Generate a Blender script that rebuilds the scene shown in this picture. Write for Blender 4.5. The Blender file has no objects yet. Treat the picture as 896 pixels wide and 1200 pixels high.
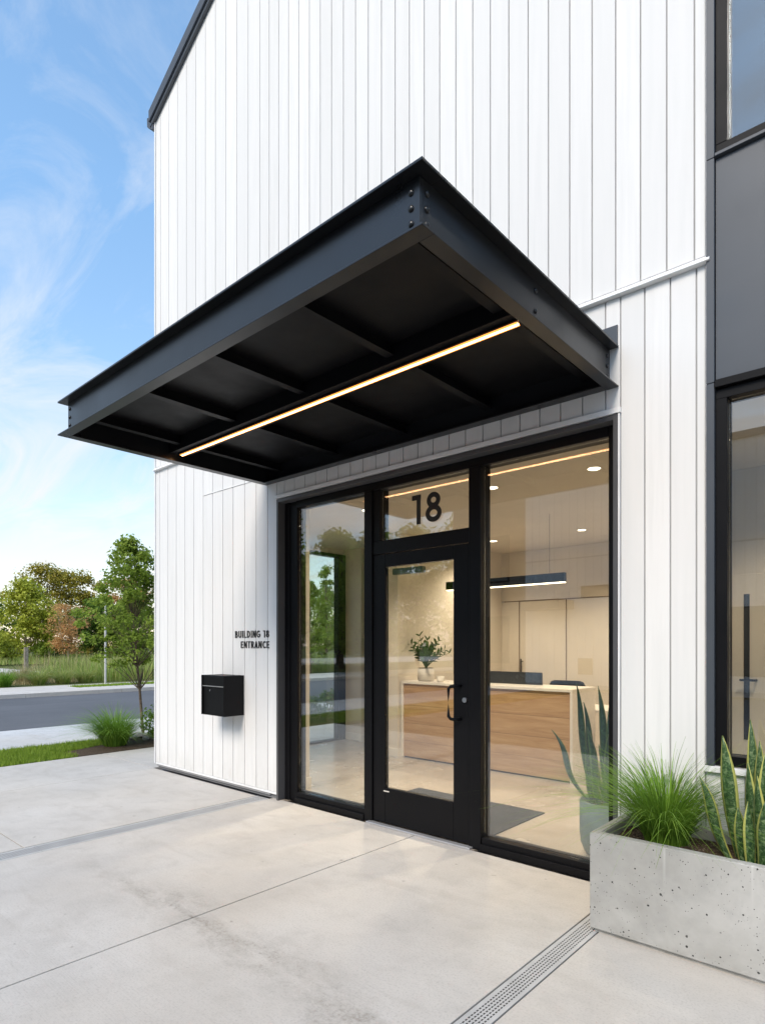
import bpy, bmesh, math, random
import numpy as np
from mathutils import Vector, Matrix
R = math.radians
rnd = random.Random(7)
SC = bpy.context.scene

# ------------------------------------------------------------------ camera
cam_d = bpy.data.cameras.new('camera')
cam = bpy.data.objects.new('camera', cam_d); SC.collection.objects.link(cam)
cam.location = (0, -3.73, 1.5)
cam.rotation_euler = (R(90), 0, R(41.756))
cam_d.sensor_fit = 'HORIZONTAL'; cam_d.sensor_width = 36; cam_d.lens = 716.9 / 896 * 36
cam_d.shift_y = 156 / 896; cam_d.clip_start = .05; cam_d.clip_end = 3000
SC.camera = cam

# ------------------------------------------------------------------ sky, sun, exposure
SUN_EL, SUN_AZ = R(44), R(170)          # azimuth clockwise from +Y; the veiled sun stands behind the viewpoint
world = bpy.data.worlds.new('World'); SC.world = world; world.use_nodes = True
nt = world.node_tree; N = nt.nodes; L = nt.links; N.clear()
wo = N.new('ShaderNodeOutputWorld'); bg = N.new('ShaderNodeBackground'); L.new(bg.outputs[0], wo.inputs[0])
sky = N.new('ShaderNodeTexSky'); sky.sky_type = 'NISHITA'; sky.sun_disc = False
sky.sun_elevation = SUN_EL; sky.sun_rotation = SUN_AZ; sky.air_density = 1.0; sky.dust_density = .4; sky.ozone_density = 1.2
bg.inputs[1].default_value = .13
tc = N.new('ShaderNodeTexCoord'); sx = N.new('ShaderNodeSeparateXYZ'); L.new(tc.outputs['Generated'], sx.inputs[0])
def wmath(op, a, b=None, c=None, clamp=False):
    n = N.new('ShaderNodeMath'); n.operation = op; n.use_clamp = clamp
    for i, v in enumerate((a, b, c)):
        if v is None: continue
        if isinstance(v, (int, float)): n.inputs[i].default_value = v
        else: L.new(v, n.inputs[i])
    return n.outputs[0]
den = wmath('ADD', wmath('MAXIMUM', sx.outputs[2], 0.0), .16)
cx_ = wmath('DIVIDE', sx.outputs[0], den); cy_ = wmath('DIVIDE', sx.outputs[1], den)
cmb = N.new('ShaderNodeCombineXYZ'); L.new(cx_, cmb.inputs[0]); L.new(cy_, cmb.inputs[1])
def wnoise(scale, detail, rough, dist, loc, scl, rot=0):
    m = N.new('ShaderNodeMapping'); m.inputs['Location'].default_value = loc; m.inputs['Scale'].default_value = scl
    m.inputs['Rotation'].default_value = (0, 0, rot)
    L.new(cmb.outputs[0], m.inputs[0])
    n = N.new('ShaderNodeTexNoise'); L.new(m.outputs[0], n.inputs['Vector'])
    n.inputs['Scale'].default_value = scale; n.inputs['Detail'].default_value = detail
    n.inputs['Roughness'].default_value = rough; n.inputs['Distortion'].default_value = dist
    return n.outputs[0]
n1 = wnoise(1.5, 10, .64, .9, (1.1, 4.2, 0), (1, 2.3, 1), R(38))
n2 = wnoise(.45, 3, .5, .2, (7.3, 2.2, 0), (1, 1, 1))
low = wmath('SUBTRACT', 1.0, wmath('MULTIPLY', sx.outputs[2], 1.75), clamp=True)     # more cloud towards the horizon
thr = wmath('ADD', wmath('MULTIPLY', low, .21), wmath('MULTIPLY', n2, .38))
back = wmath('MULTIPLY', wmath('ADD', wmath('MULTIPLY', sx.outputs[1], -1.0), .1), .14, clamp=True)  # extra cloud added behind the camera to make the skylight less blue
cl = wmath('MULTIPLY', wmath('SUBTRACT', wmath('ADD', wmath('ADD', n1, back), thr), .665), 2.6, clamp=True)
cl = wmath('POWER', cl, 1.1, clamp=True)
cl = wmath('MULTIPLY', cl, wmath('ADD', .74, wmath('MULTIPLY', low, .22)))
ccol = N.new('ShaderNodeMix'); ccol.data_type = 'RGBA'
ccol.inputs['A'].default_value = (5.2, 5.3, 5.5, 1); ccol.inputs['B'].default_value = (5.0, 4.45, 3.95, 1)
L.new(wmath('POWER', low, 2.5), ccol.inputs['Factor'])
tint = N.new('ShaderNodeMix'); tint.data_type = 'RGBA'; tint.blend_type = 'MULTIPLY'; tint.inputs['Factor'].default_value = 1
L.new(sky.outputs[0], tint.inputs['A'])
tcol = N.new('ShaderNodeMix'); tcol.data_type = 'RGBA'; tcol.inputs['A'].default_value = (1.58, 1.80, 1.74, 1); tcol.inputs['B'].default_value = (1.42, 1.26, 1.12, 1)
L.new(wmath('POWER', low, .9), tcol.inputs['Factor']); L.new(tcol.outputs['Result'], tint.inputs['B'])
mx = N.new('ShaderNodeMix'); mx.data_type = 'RGBA'
L.new(cl, mx.inputs['Factor']); L.new(tint.outputs['Result'], mx.inputs['A']); L.new(ccol.outputs['Result'], mx.inputs['B'])
L.new(mx.outputs['Result'], bg.inputs[0])
sun_d = bpy.data.lights.new('sun', 'SUN'); sun_d.energy = 2.3; sun_d.angle = R(24); sun_d.color = (1, .88, .74)
sun = bpy.data.objects.new('sun', sun_d); SC.collection.objects.link(sun)
sdir = Vector((math.sin(SUN_AZ) * math.cos(SUN_EL), math.cos(SUN_AZ) * math.cos(SUN_EL), math.sin(SUN_EL)))
sun.rotation_euler = sdir.to_track_quat('Z', 'Y').to_euler(); sun.location = (-20, -20, 30)
SC.view_settings.view_transform = 'Standard'; SC.view_settings.look = 'None'
SC.view_settings.exposure = .56; SC.view_settings.gamma = 1.0; SC.view_settings.use_curve_mapping = False
SC.cycles.max_bounces = 10; SC.cycles.transparent_max_bounces = 24; SC.cycles.glossy_bounces = 6
SC.cycles.sample_clamp_indirect = 6; SC.cycles.caustics_reflective = False; SC.cycles.caustics_refractive = False

# ------------------------------------------------------------------ node helper
class NB:
    def __init__(s, name):
        s.m = bpy.data.materials.new(name); s.m.use_nodes = True
        s.t = s.m.node_tree; s.p = s.t.nodes['Principled BSDF']; s.out = s.t.nodes['Material Output']
    def n(s, ty, **kw):
        k = s.t.nodes.new(ty)
        for a, v in kw.items(): setattr(k, a, v)
        return k
    def put(s, sock, v):
        if isinstance(v, bpy.types.NodeSocket): s.t.links.new(v, sock)
        elif isinstance(v, (tuple, list)) and len(v) == 3 and sock.type == 'RGBA': sock.default_value = (*v, 1)
        else: sock.default_value = v
    def co(s, kind='Object'): return s.n('ShaderNodeTexCoord').outputs[kind]
    def map(s, v, scale=(1, 1, 1), loc=(0, 0, 0), rot=(0, 0, 0)):
        m = s.n('ShaderNodeMapping'); s.put(m.inputs[0], v); m.inputs['Scale'].default_value = scale
        m.inputs['Location'].default_value = loc; m.inputs['Rotation'].default_value = rot; return m.outputs[0]
    def noise(s, v, scale, detail=4, rough=.55, dist=0):
        k = s.n('ShaderNodeTexNoise'); s.put(k.inputs['Vector'], v); k.inputs['Scale'].default_value = scale
        k.inputs['Detail'].default_value = detail; k.inputs['Roughness'].default_value = rough; k.inputs['Distortion'].default_value = dist
        return k.outputs[0]
    def math(s, op, a, b=0.0, clamp=False):
        k = s.n('ShaderNodeMath', operation=op, use_clamp=clamp); s.put(k.inputs[0], a); s.put(k.inputs[1], b); return k.outputs[0]
    def ramp(s, f, *st):
        k = s.n('ShaderNodeValToRGB'); s.put(k.inputs[0], f); e = k.color_ramp.elements
        while len(e) < len(st): e.new(.5)
        for i, (p, c) in enumerate(st):
            e[i].position = p; e[i].color = (*c, 1) if len(c) == 3 else c
        return k.outputs[0]
    def fr(s, f, a, b):        # remap factor a..b -> 0..1 clamped
        k = s.n('ShaderNodeMapRange'); s.put(k.inputs[0], f); k.inputs[1].default_value = a; k.inputs[2].default_value = b; return k.outputs[0]
    def mix(s, f, a, b, mode='MIX'):
        k = s.n('ShaderNodeMix', data_type='RGBA', blend_type=mode); s.put(k.inputs['Factor'], f); s.put(k.inputs['A'], a); s.put(k.inputs['B'], b)
        return k.outputs['Result']
    def bump(s, h, st=.2, d=.01):
        k = s.n('ShaderNodeBump'); k.inputs['Strength'].default_value = st; k.inputs['Distance'].default_value = d
        s.put(k.inputs['Height'], h); s.put(s.p.inputs['Normal'], k.outputs[0]); return k.outputs[0]
    def set(s, **kw):
        for a, v in kw.items():
            s.put(s.p.inputs[{'col': 'Base Color', 'rough': 'Roughness', 'metal': 'Metallic', 'spec': 'Specular IOR Level', 'coat': 'Coat Weight'}[a]], v)
        return s.m
    def island(s): return s.n('ShaderNodeNewGeometry').outputs['Random Per Island']

M = {}
def simple(name, col, rough=.5, metal=0, spec=.5, var=.06, sc=3.0, bump=0):
    b = NB(name); n = b.noise(b.co(), sc, 5)
    d = tuple(c * (1 - var * 2) for c in col); u = tuple(min(1, c * (1 + var)) for c in col)
    b.set(col=b.ramp(n, (.3, d), (.7, u)), rough=b.ramp(b.noise(b.co(), sc * 2.3, 4), (.3, (rough * .85,) * 3), (.7, (min(1, rough * 1.15),) * 3)), metal=metal, spec=spec)
    if bump: b.bump(b.noise(b.co(), 160, 2), bump, .003)
    M[name] = b.m; return b.m
# white fibre-cement siding: faint wood-less brush, slight soil
b = NB('white_siding'); v = b.co()
isl = b.math('POWER', b.island(), 1.5)
base = b.ramp(isl, (0, (.725, .725, .72)), (1, (.785, .785, .78)))
st = b.noise(b.map(v, (9, 9, .5)), 2.5, 5); base = b.mix(b.fr(st, .42, .8), base, (.705, .71, .705))
dirt = b.noise(b.map(v, (1.5, 1.5, .3)), 1.2, 5, .6); base = b.mix(b.math('MULTIPLY', b.fr(dirt, .52, .8), .28), base, (.58, .57, .54))
sz = b.n('ShaderNodeSeparateXYZ'); b.put(sz.inputs[0], v)
spl = b.math('MULTIPLY', b.math('SUBTRACT', 1.0, b.fr(sz.outputs[2], .05, .42)), b.fr(b.noise(b.map(v, (3, 3, 1.2)), 3, 6, .7), .35, .75))
base = b.mix(b.math('MULTIPLY', spl, .38), base, (.42, .39, .34))
b.set(col=base, rough=.62, spec=.3); b.bump(b.noise(b.map(v, (60, 60, 4)), 4, 3), .12, .002); M['siding'] = b.m
simple('white_trim', (.82, .825, .83), .5)
simple('groove', (.22, .22, .23), .8)
simple('siding_backing', (.40, .40, .405), .8)
simple('black_metal', (.005, .005, .006), .45, 0, .16, .12, 2.0, .05)
simple('canopy_steel', (.011, .012, .014), .32, 0, .5, .15, 1.2, .06)
simple('soffit_panel', (.006, .006, .007), .48, 0, .16, .1, 1.6)
simple('jamb_metal', (.085, .085, .09), .45, 0, .5, .08, 2)
simple('bay_metal', (.060, .070, .085), .42, 0, .5, .06, 1.5, .03)
simple('roof_metal', (.07, .085, .11), .6, 0, .3)
simple('bright_metal', (.55, .55, .56), .3, 1)
simple('sill_metal', (.5, .5, .51), .45, .6)
simple('plaster', (.70, .64, .55), .8, 0, .2, .03, 1.5)
simple('ceiling_paint', (.62, .56, .48), .85, 0, .2, .03, 1.5)
simple('baseboard', (.75, .71, .64), .5, 0, .4, .02)
simple('quartz', (.78, .74, .68), .3, 0, .5, .03, 20)
simple('rubber_dark', (.035, .036, .038), .9, 0, .2, .3, 60, .4)
simple('screen_black', (.02, .025, .03), .25)
simple('ceramic_white', (.72, .68, .62), .35)
simple('pot_green', (.20, .26, .235), .6, 0, .4, .08, 6, .05)
simple('bark', (.15, .115, .085), .9, 0, .2, .3, 14, .5)
simple('pale_bark', (.30, .26, .20), .9, 0, .2, .25, 12, .4)
simple('pole_metal', (.50, .50, .48), .5)
simple('weathered_wood', (.33, .29, .24), .85, 0, .2, .25, 10, .3)
simple('stone', (.36, .35, .33), .85, 0, .3, .2, 9, .4)
simple('letter_black', (.012, .012, .013), .5)
simple('far_wall', (.55, .54, .52), .8)
simple('dark_glass', (.02, .025, .03), .12)
simple('wall_brown', (.25, .19, .14), .8)

def emit(name, col, st):
    b = NB(name); b.p.inputs['Base Color'].default_value = (*col, 1)
    b.p.inputs['Emission Color'].default_value = (*col, 1); b.p.inputs['Emission Strength'].default_value = st; M[name] = b.m
emit('led_warm', (1, .56, .27), 13)
emit('led_falloff', (1, .36, .08), 1.4)
emit('led_office', (1, .84, .62), 3)
emit('lamp_disc', (1, .85, .66), 5)

# glass: mirror share by the angle of view on the pane (Schlick), the rest passes through
def glass(name, tint, f0):
    b = NB(name); g = b.n('ShaderNodeNewGeometry'); d = b.n('ShaderNodeVectorMath', operation='DOT_PRODUCT')
    b.put(d.inputs[0], g.outputs['Normal']); b.put(d.inputs[1], g.outputs['Incoming'])
    c = b.math('ABSOLUTE', d.outputs['Value']); k = b.math('POWER', b.math('SUBTRACT', 1.0, c), 5.0)
    f = b.math('ADD', f0, b.math('MULTIPLY', k, 1 - f0))
    tr = b.n('ShaderNodeBsdfTransparent'); tr.inputs[0].default_value = (*tint, 1)
    gl = b.n('ShaderNodeBsdfGlossy'); gl.inputs['Roughness'].default_value = 0; gl.inputs[0].default_value = (.95, .97, 1, 1)
    mx = b.n('ShaderNodeMixShader'); b.put(mx.inputs[0], f); b.put(mx.inputs[1], tr.outputs[0]); b.put(mx.inputs[2], gl.outputs[0])
    b.t.links.new(mx.outputs[0], b.out.inputs[0]); M[name] = b.m
glass('glass', (.93, .955, .94), .115)
glass('coated_glass', (.70, .76, .80), .16)

# poured concrete paving, broom texture, drip-line stains below the canopy edge
def concrete(name, lo, hi, stain=True, broom=True):
    b = NB(name); v = b.co()
    n1 = b.noise(v, .8, 6, .62); n2 = b.noise(v, 5, 6, .65, .4); n3 = b.noise(v, 90, 3, .6)
    c = b.ramp(n1, (.3, lo), (.7, hi))
    c = b.mix(b.math('MULTIPLY', b.fr(n2, .48, .72), .28), c, tuple(x * .70 for x in lo))
    c = b.mix(b.math('MULTIPLY', b.fr(n3, .5, .72), .42), c, tuple(x * .62 for x in lo))
    warm = b.noise(b.map(v, (1, 1, 1), (5, 3, 0)), .55, 4); c = b.mix(b.math('MULTIPLY', b.fr(warm, .45, .7), .35), c, (.50, .43, .34))
    sw = b.noise(b.map(v, (.8, 3.2, 1), rot=(0, 0, R(-18))), 1.3, 5, .65, .8)
    c = b.mix(b.math('MULTIPLY', b.fr(sw, .55, .75), .30), c, (.33, .30, .26))
    if stain:
        s = b.n('ShaderNodeSeparateXYZ'); b.put(s.inputs[0], v)
        wob = b.math('MULTIPLY', b.math('SUBTRACT', b.noise(v, 1.5, 3), .5), .28)
        dist = b.math('ABSOLUTE', b.math('ADD', b.math('ADD', s.outputs[1], 1.93), wob))
        band = b.math('SUBTRACT', 1.0, b.fr(dist, .0, .24))
        xr = b.math('MULTIPLY', b.fr(s.outputs[0], -4.5, -3.3), b.math('SUBTRACT', 1.0, b.fr(s.outputs[0], -1.7, -1.45)))
        blot = b.fr(b.noise(b.map(v, (1, 2.2, 1)), 3.2, 6, .7, .6), .40, .66); grit = b.fr(b.noise(v, 38, 4, .7), .42, .66)
        f = b.math('MULTIPLY', b.math('MULTIPLY', band, xr), b.math('ADD', b.math('MULTIPLY', blot, .32), b.math('MULTIPLY', b.math('MULTIPLY', blot, grit), .62)))
        c = b.mix(b.math('MINIMUM', f, .8), c, (.20, .175, .145))
        specks = b.fr(b.noise(v, 13, 2, .4), .74, .78); c = b.mix(b.math('MULTIPLY', specks, .45), c, (.16, .14, .12))
    br = b.noise(b.map(v, (3, 220, 1)), 1.0, 3, .5)
    c = b.mix(b.math('MULTIPLY', b.fr(br, .5, .7), .12), c, tuple(x * .6 for x in lo))
    h = b.math('ADD', b.math('MULTIPLY', br, .5 if broom else 0.0), b.math('MULTIPLY', n3, .6))
    b.set(col=c, rough=b.ramp(n2, (.3, (.62,) * 3), (.7, (.85,) * 3)), spec=.35); b.bump(h, .35, .003); M[name] = b.m
concrete('paving', (.455, .432, .402), (.585, .56, .525))
concrete('walk_concrete', (.50, .50, .50), (.62, .62, .62), False)
concrete('far_concrete', (.52, .48, .44), (.64, .60, .55), False)

# cast planter concrete with bug holes and lime streaks
b = NB('planter_concrete'); v = b.co()
c = b.ramp(b.noise(v, 2.6, 7, .62, .3), (.3, (.33, .325, .305)), (.7, (.48, .475, .455)))
c = b.mix(b.math('MULTIPLY', b.fr(b.noise(v, 11, 5, .65), .5, .75), .4), c, (.30, .30, .295))
s = b.n('ShaderNodeSeparateXYZ'); b.put(s.inputs[0], v)
stx = b.fr(b.noise(b.map(v, (26, 26, .8)), 1.0, 2, .4), .58, .66); hz = b.fr(s.outputs[2], .30, .50)
xm = b.fr(b.noise(b.map(v, (1, 1, .1)), 2.2, 2), .48, .6)
c = b.mix(b.math('MULTIPLY', b.math('MULTIPLY', stx, hz), b.math('MULTIPLY', xm, .95)), c, (.72, .72, .71))
c = b.mix(b.math('MULTIPLY', b.math('SUBTRACT', 1.0, b.fr(s.outputs[2], .0, .07)), b.math('MULTIPLY', b.fr(b.noise(v, 9, 4), .4, .6), .5)), c, (.20, .19, .16))
def holes(sc, thr, lo):
    vo = b.n('ShaderNodeTexVoronoi'); b.put(vo.inputs['Vector'], b.map(v, (1, 1, 1), (lo, 1, 2))); vo.inputs['Scale'].default_value = sc
    vo.inputs['Randomness'].default_value = 1
    sel = b.n('ShaderNodeSeparateXYZ'); b.put(sel.inputs[0], vo.outputs['Color'])
    size = b.math('MULTIPLY', b.math('SUBTRACT', sel.outputs[0], .45, ), thr, )
    return b.math('MULTIPLY', b.math('LESS_THAN', b.math('ADD', vo.outputs['Distance'], b.math('MULTIPLY', b.math('SUBTRACT', b.noise(v, 120, 2), .5), .12)), size), b.fr(b.noise(v, 3.5, 2), .40, .46))
hh = b.math('MAXIMUM', holes(34, .40, 0), holes(85, .40, 4))
c = b.mix(hh, c, (.045, .045, .044))
b.set(col=c, rough=.8, spec=.3); b.bump(b.math('SUBTRACT', b.math('MULTIPLY', b.noise(v, 70, 4), .25), hh), .5, .004); M['planter'] = b.m

b = NB('asphalt'); v = b.co()
c = b.ramp(b.noise(v, .35, 5), (.3, (.085, .09, .10)), (.7, (.12, .125, .138)))
c = b.mix(b.math('MULTIPLY', b.fr(b.noise(v, 60, 3), .45, .7), .5), c, (.17, .17, .175))
c = b.mix(b.math('MULTIPLY', b.fr(b.noise(b.map(v, (6, .15, 1)), 1.2, 4), .5, .7), .35), c, (.07, .072, .08))
b.set(col=c, rough=.85, spec=.3); b.bump(b.noise(v, 140, 2), .4, .004); M['asphalt'] = b.m

b = NB('polished_floor'); v = b.co()
c = b.ramp(b.noise(v, 1.3, 7, .6, .4), (.3, (.33, .29, .245)), (.7, (.46, .41, .35)))
c = b.mix(b.math('MULTIPLY', b.fr(b.noise(v, 45, 3), .5, .7), .2), c, (.26, .23, .2))
b.set(col=c, rough=b.ramp(b.noise(v, 3, 4), (.3, (.16,) * 3), (.7, (.30,) * 3)), spec=.5); M['floor'] = b.m

# oak board cladding, grain along X
b = NB('oak'); v = b.co()
s = b.n('ShaderNodeSeparateXYZ'); b.put(s.inputs[0], v)
row = b.math('FLOOR', b.math('DIVIDE', s.outputs[2], .235))
cmbn = b.n('ShaderNodeCombineXYZ'); b.put(cmbn.inputs[0], b.math('ADD', s.outputs[0], b.math('MULTIPLY', row, 3.7))); b.put(cmbn.inputs[1], s.outputs[1]); b.put(cmbn.inputs[2], s.outputs[2])
g1 = b.noise(b.map(cmbn.outputs[0], (.9, 1, 9)), 1.6, 6, .6, 1.1); g2 = b.noise(b.map(cmbn.outputs[0], (3, 3, 120)), 1.2, 4, .6)
c = b.ramp(g1, (.25, (.36, .21, .10)), (.45, (.46, .29, .145)), (.62, (.54, .36, .19)), (.8, (.64, .46, .27)))
c = b.mix(b.math('MULTIPLY', b.fr(g2, .45, .7), .35), c, (.36, .21, .10))
gap = b.math('LESS_THAN', b.math('FRACT', b.math('DIVIDE', s.outputs[2], .235)), .012)
c = b.mix(b.math('MULTIPLY', gap, .8), c, (.04, .02, .01))
b.set(col=c, rough=.45, spec=.4); b.bump(g2, .1, .002); M['oak'] = b.m

def leafmat(name, lo, mid, hi, trans=.35):
    b = NB(name); i = b.island(); c = b.ramp(i, (0, lo), (.5, mid), (1, hi))
    c = b.mix(b.math('MULTIPLY', b.fr(b.noise(b.co(), 1.1, 2), .42, .62), .35), c, hi)
    b.set(col=c, rough=.55, spec=.25)
    tl = b.n('ShaderNodeBsdfTranslucent'); b.put(tl.inputs[0], b.mix(.5, c, hi))
    ms = b.n('ShaderNodeMixShader'); ms.inputs[0].default_value = trans
    b.put(ms.inputs[1], b.p.outputs[0]); b.put(ms.inputs[2], tl.outputs[0]); b.t.links.new(ms.outputs[0], b.out.inputs[0]); M[name] = b.m
leafmat('leaf_green', (.11, .17, .015), (.20, .29, .035), (.36, .47, .08), .45)
leafmat('leaf_yellowgreen', (.20, .24, .016), (.33, .38, .035), (.50, .52, .08))
leafmat('leaf_olive', (.13, .15, .016), (.26, .26, .032), (.45, .36, .065))
leafmat('leaf_dark', (.045, .095, .012), (.085, .165, .02), (.16, .26, .035))
leafmat('leaf_rust', (.38, .19, .07), (.58, .32, .13), (.70, .46, .21), .45)
leafmat('blade_green', (.055, .13, .012), (.12, .26, .025), (.27, .44, .06))
leafmat('blade_meadow', (.14, .25, .03), (.25, .38, .06), (.50, .48, .19))
leafmat('blade_tan', (.24, .21, .09), (.42, .35, .17), (.56, .47, .27))
leafmat('lawn_blade', (.11, .19, .014), (.19, .30, .025), (.33, .44, .06))
leafmat('zz_leaf', (.012, .035, .010), (.02, .055, .014), (.04, .09, .02), .1)

b = NB('soil'); v = b.co()
vo = b.n('ShaderNodeTexVoronoi'); b.put(vo.inputs['Vector'], v); vo.inputs['Scale'].default_value = 70
b.set(col=b.ramp(vo.outputs['Distance'], (.1, (.19, .15, .11)), (.5, (.07, .05, .035))), rough=.95, spec=.1); b.bump(vo.outputs['Distance'], .8, .01); M['soil'] = b.m
b = NB('terrain'); v = b.co()
b.set(col=b.ramp(b.noise(v, .2, 6), (.3, (.07, .10, .03)), (.6, (.13, .14, .05)), (.8, (.20, .18, .09))), rough=.95, spec=.1); M['terrain'] = b.m

# snake-plant leaf: dark cross bands down the middle, yellow margin (uv.x across the blade, uv.y along it)
def snake_mat(name, margin, lo, hi, band):
    b = NB(name); uv = b.n('ShaderNodeUVMap'); uv.uv_map = 'UVMap'
    s = b.n('ShaderNodeSeparateXYZ'); b.put(s.inputs[0], uv.outputs[0])
    nz = b.noise(b.co(), 14, 3)
    edge = b.math('ABSOLUTE', b.math('SUBTRACT', s.outputs[0], .5))
    vv = b.n('ShaderNodeCombineXYZ'); b.put(vv.inputs[0], b.math('MULTIPLY', s.outputs[0], 2.2)); b.put(vv.inputs[1], b.math('MULTIPLY', s.outputs[1], 26))
    bn = b.noise(vv.outputs[0], 1.6, 4, .6, 1.2)
    c = b.ramp(bn, (.40, lo), (.52, hi), (.62, band))
    f = b.fr(b.math('ADD', edge, b.math('MULTIPLY', b.math('SUBTRACT', nz, .5), .05)), .345, .365)
    if margin: c = b.mix(f, c, margin)
    b.set(col=c, rough=.42, spec=.45); b.bump(bn, .1, .002); M[name] = b.m
snake_mat('snake_leaf', (.42, .42, .11), (.015, .045, .012), (.045, .10, .028), (.15, .21, .10))
snake_mat('dark_snake_leaf', (.10, .16, .045), (.010, .035, .016), (.022, .07, .026), (.045, .11, .05))

# perforated drain cover
b = NB('drain_grate'); v = b.co(); s = b.n('ShaderNodeSeparateXYZ'); b.put(s.inputs[0], b.co('UV'))
fx = b.math('ABSOLUTE', b.math('SUBTRACT', b.math('FRACT', b.math('MULTIPLY', s.outputs[0], 7.0)), .5))
fy = b.math('ABSOLUTE', b.math('SUBTRACT', b.math('FRACT', b.math('MULTIPLY', s.outputs[1], 50.0)), .5))
inn = b.math('MULTIPLY', b.math('GREATER_THAN', s.outputs[0], 1 / 7), b.math('LESS_THAN', s.outputs[0], 6 / 7))
hole = b.math('MULTIPLY', b.math('MULTIPLY', b.math('LESS_THAN', fx, .22), b.math('LESS_THAN', fy, .34)), inn)
gcol = b.ramp(b.noise(v, 8, 4), (.3, (.39, .39, .385)), (.7, (.48, .48, .475)))
b.set(col=b.mix(hole, gcol, (.03, .03, .032)), rough=.6, spec=.3); b.bump(b.math('SUBTRACT', 1.0, hole), .15, .002); M['grate'] = b.m

# ------------------------------------------------------------------ mesh helpers
class MB:
    def __init__(s): s.v = []; s.f = []; s.uv = []
    def quad(s, a, b, c, d):
        i = len(s.v); s.v += [a, b, c, d]; s.f.append((i, i + 1, i + 2, i + 3))
    def box(s, x0, y0, z0, x1, y1, z1):
        i = len(s.v)
        s.v += [(x0, y0, z0), (x1, y0, z0), (x1, y1, z0), (x0, y1, z0), (x0, y0, z1), (x1, y0, z1), (x1, y1, z1), (x0, y1, z1)]
        s.f += [tuple(i + k for k in q) for q in ((0, 3, 2, 1), (4, 5, 6, 7), (0, 1, 5, 4), (1, 2, 6, 5), (2, 3, 7, 6), (3, 0, 4, 7))]
        return s
    def prism(s, pts, axis, a, b):     # outline extruded along an axis; pts are the two other coordinates in order
        i = len(s.v); n = len(pts)
        def P(p, t): return {'x': (t, p[0], p[1]), 'y': (p[0], t, p[1]), 'z': (p[0], p[1], t)}[axis]
        s.v += [P(p, a) for p in pts] + [P(p, b) for p in pts]
        s.f += [tuple(range(i, i + n)), tuple(range(i + 2 * n - 1, i + n - 1, -1))]
        s.f += [(i + k, i + n + k, i + n + (k + 1) % n, i + (k + 1) % n) for k in range(n)]
        return s
    def tube(s, pts, rads, n=8, cap=True):
        pts = [Vector(p) for p in pts]; i0 = len(s.v); up = None
        for k, p in enumerate(pts):
            d = (pts[min(k + 1, len(pts) - 1)] - pts[max(k - 1, 0)]).normalized()
            if up is None: up = Vector((0, 0, 1)) if abs(d.z) < .9 else Vector((1, 0, 0))
            a = d.cross(up).normalized(); c = d.cross(a).normalized(); up = -c if False else up
            r = rads[k] if isinstance(rads, (list, tuple)) else rads
            for j in range(n):
                t = 2 * math.pi * j / n; s.v.append(tuple(p + a * (math.cos(t) * r) + c * (math.sin(t) * r)))
        for k in range(len(pts) - 1):
            for j in range(n):
                a = i0 + k * n + j; b_ = i0 + k * n + (j + 1) % n; s.f.append((a, b_, b_ + n, a + n))
        if cap:
            s.f.append(tuple(range(i0, i0 + n))[::-1]); e = i0 + (len(pts) - 1) * n; s.f.append(tuple(range(e, e + n)))
        return s
    def lathe(s, prof, n=40, c=(0, 0)):
        i0 = len(s.v)
        for r, z in prof:
            for j in range(n):
                t = 2 * math.pi * j / n; s.v.append((c[0] + r * math.cos(t), c[1] + r * math.sin(t), z))
        for k in range(len(prof) - 1):
            for j in range(n):
                a = i0 + k * n + j; b_ = i0 + k * n + (j + 1) % n; s.f.append((a, b_, b_ + n, a + n))
        s.f.append(tuple(range(i0, i0 + n))[::-1]); e = i0 + (len(prof) - 1) * n; s.f.append(tuple(range(e, e + n)))
        return s
    def build(s, name, mat, parent=None, bevel=0, smooth=False, loc=None, segs=2):
        me = bpy.data.meshes.new(name); me.from_pydata(s.v, [], s.f)
        bm = bmesh.new(); bm.from_mesh(me); bmesh.ops.recalc_face_normals(bm, faces=bm.faces)
        if bevel: bmesh.ops.bevel(bm, geom=list(bm.edges), offset=bevel, segments=segs, affect='EDGES', clamp_overlap=True)
        bm.to_mesh(me); bm.free()
        me.materials.append(M[mat] if isinstance(mat, str) else mat)
        if smooth: me.polygons.foreach_set('use_smooth', [True] * len(me.polygons))
        o = bpy.data.objects.new(name, me); SC.collection.objects.link(o)
        if parent: o.parent = parent
        if loc: o.location = loc
        return o
def tag(o, label=None, cat=None, group=None, kind=None):
    for k, v in (('label', label), ('category', cat), ('group', group), ('kind', kind)):
        if v: o[k] = v
    return o
def empty(name, label, cat, loc=(0, 0, 0), group=None, rz=0):
    o = bpy.data.objects.new(name, None); SC.collection.objects.link(o); o.location = loc; o.rotation_euler.z = rz
    o.empty_display_size = .2
    return tag(o, label, cat, group)
def copy_tree(o, parent=None):
    c = o.copy(); SC.collection.objects.link(c); c.parent = parent
    for ch in list(o.children): copy_tree(ch, c)
    return c
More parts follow.
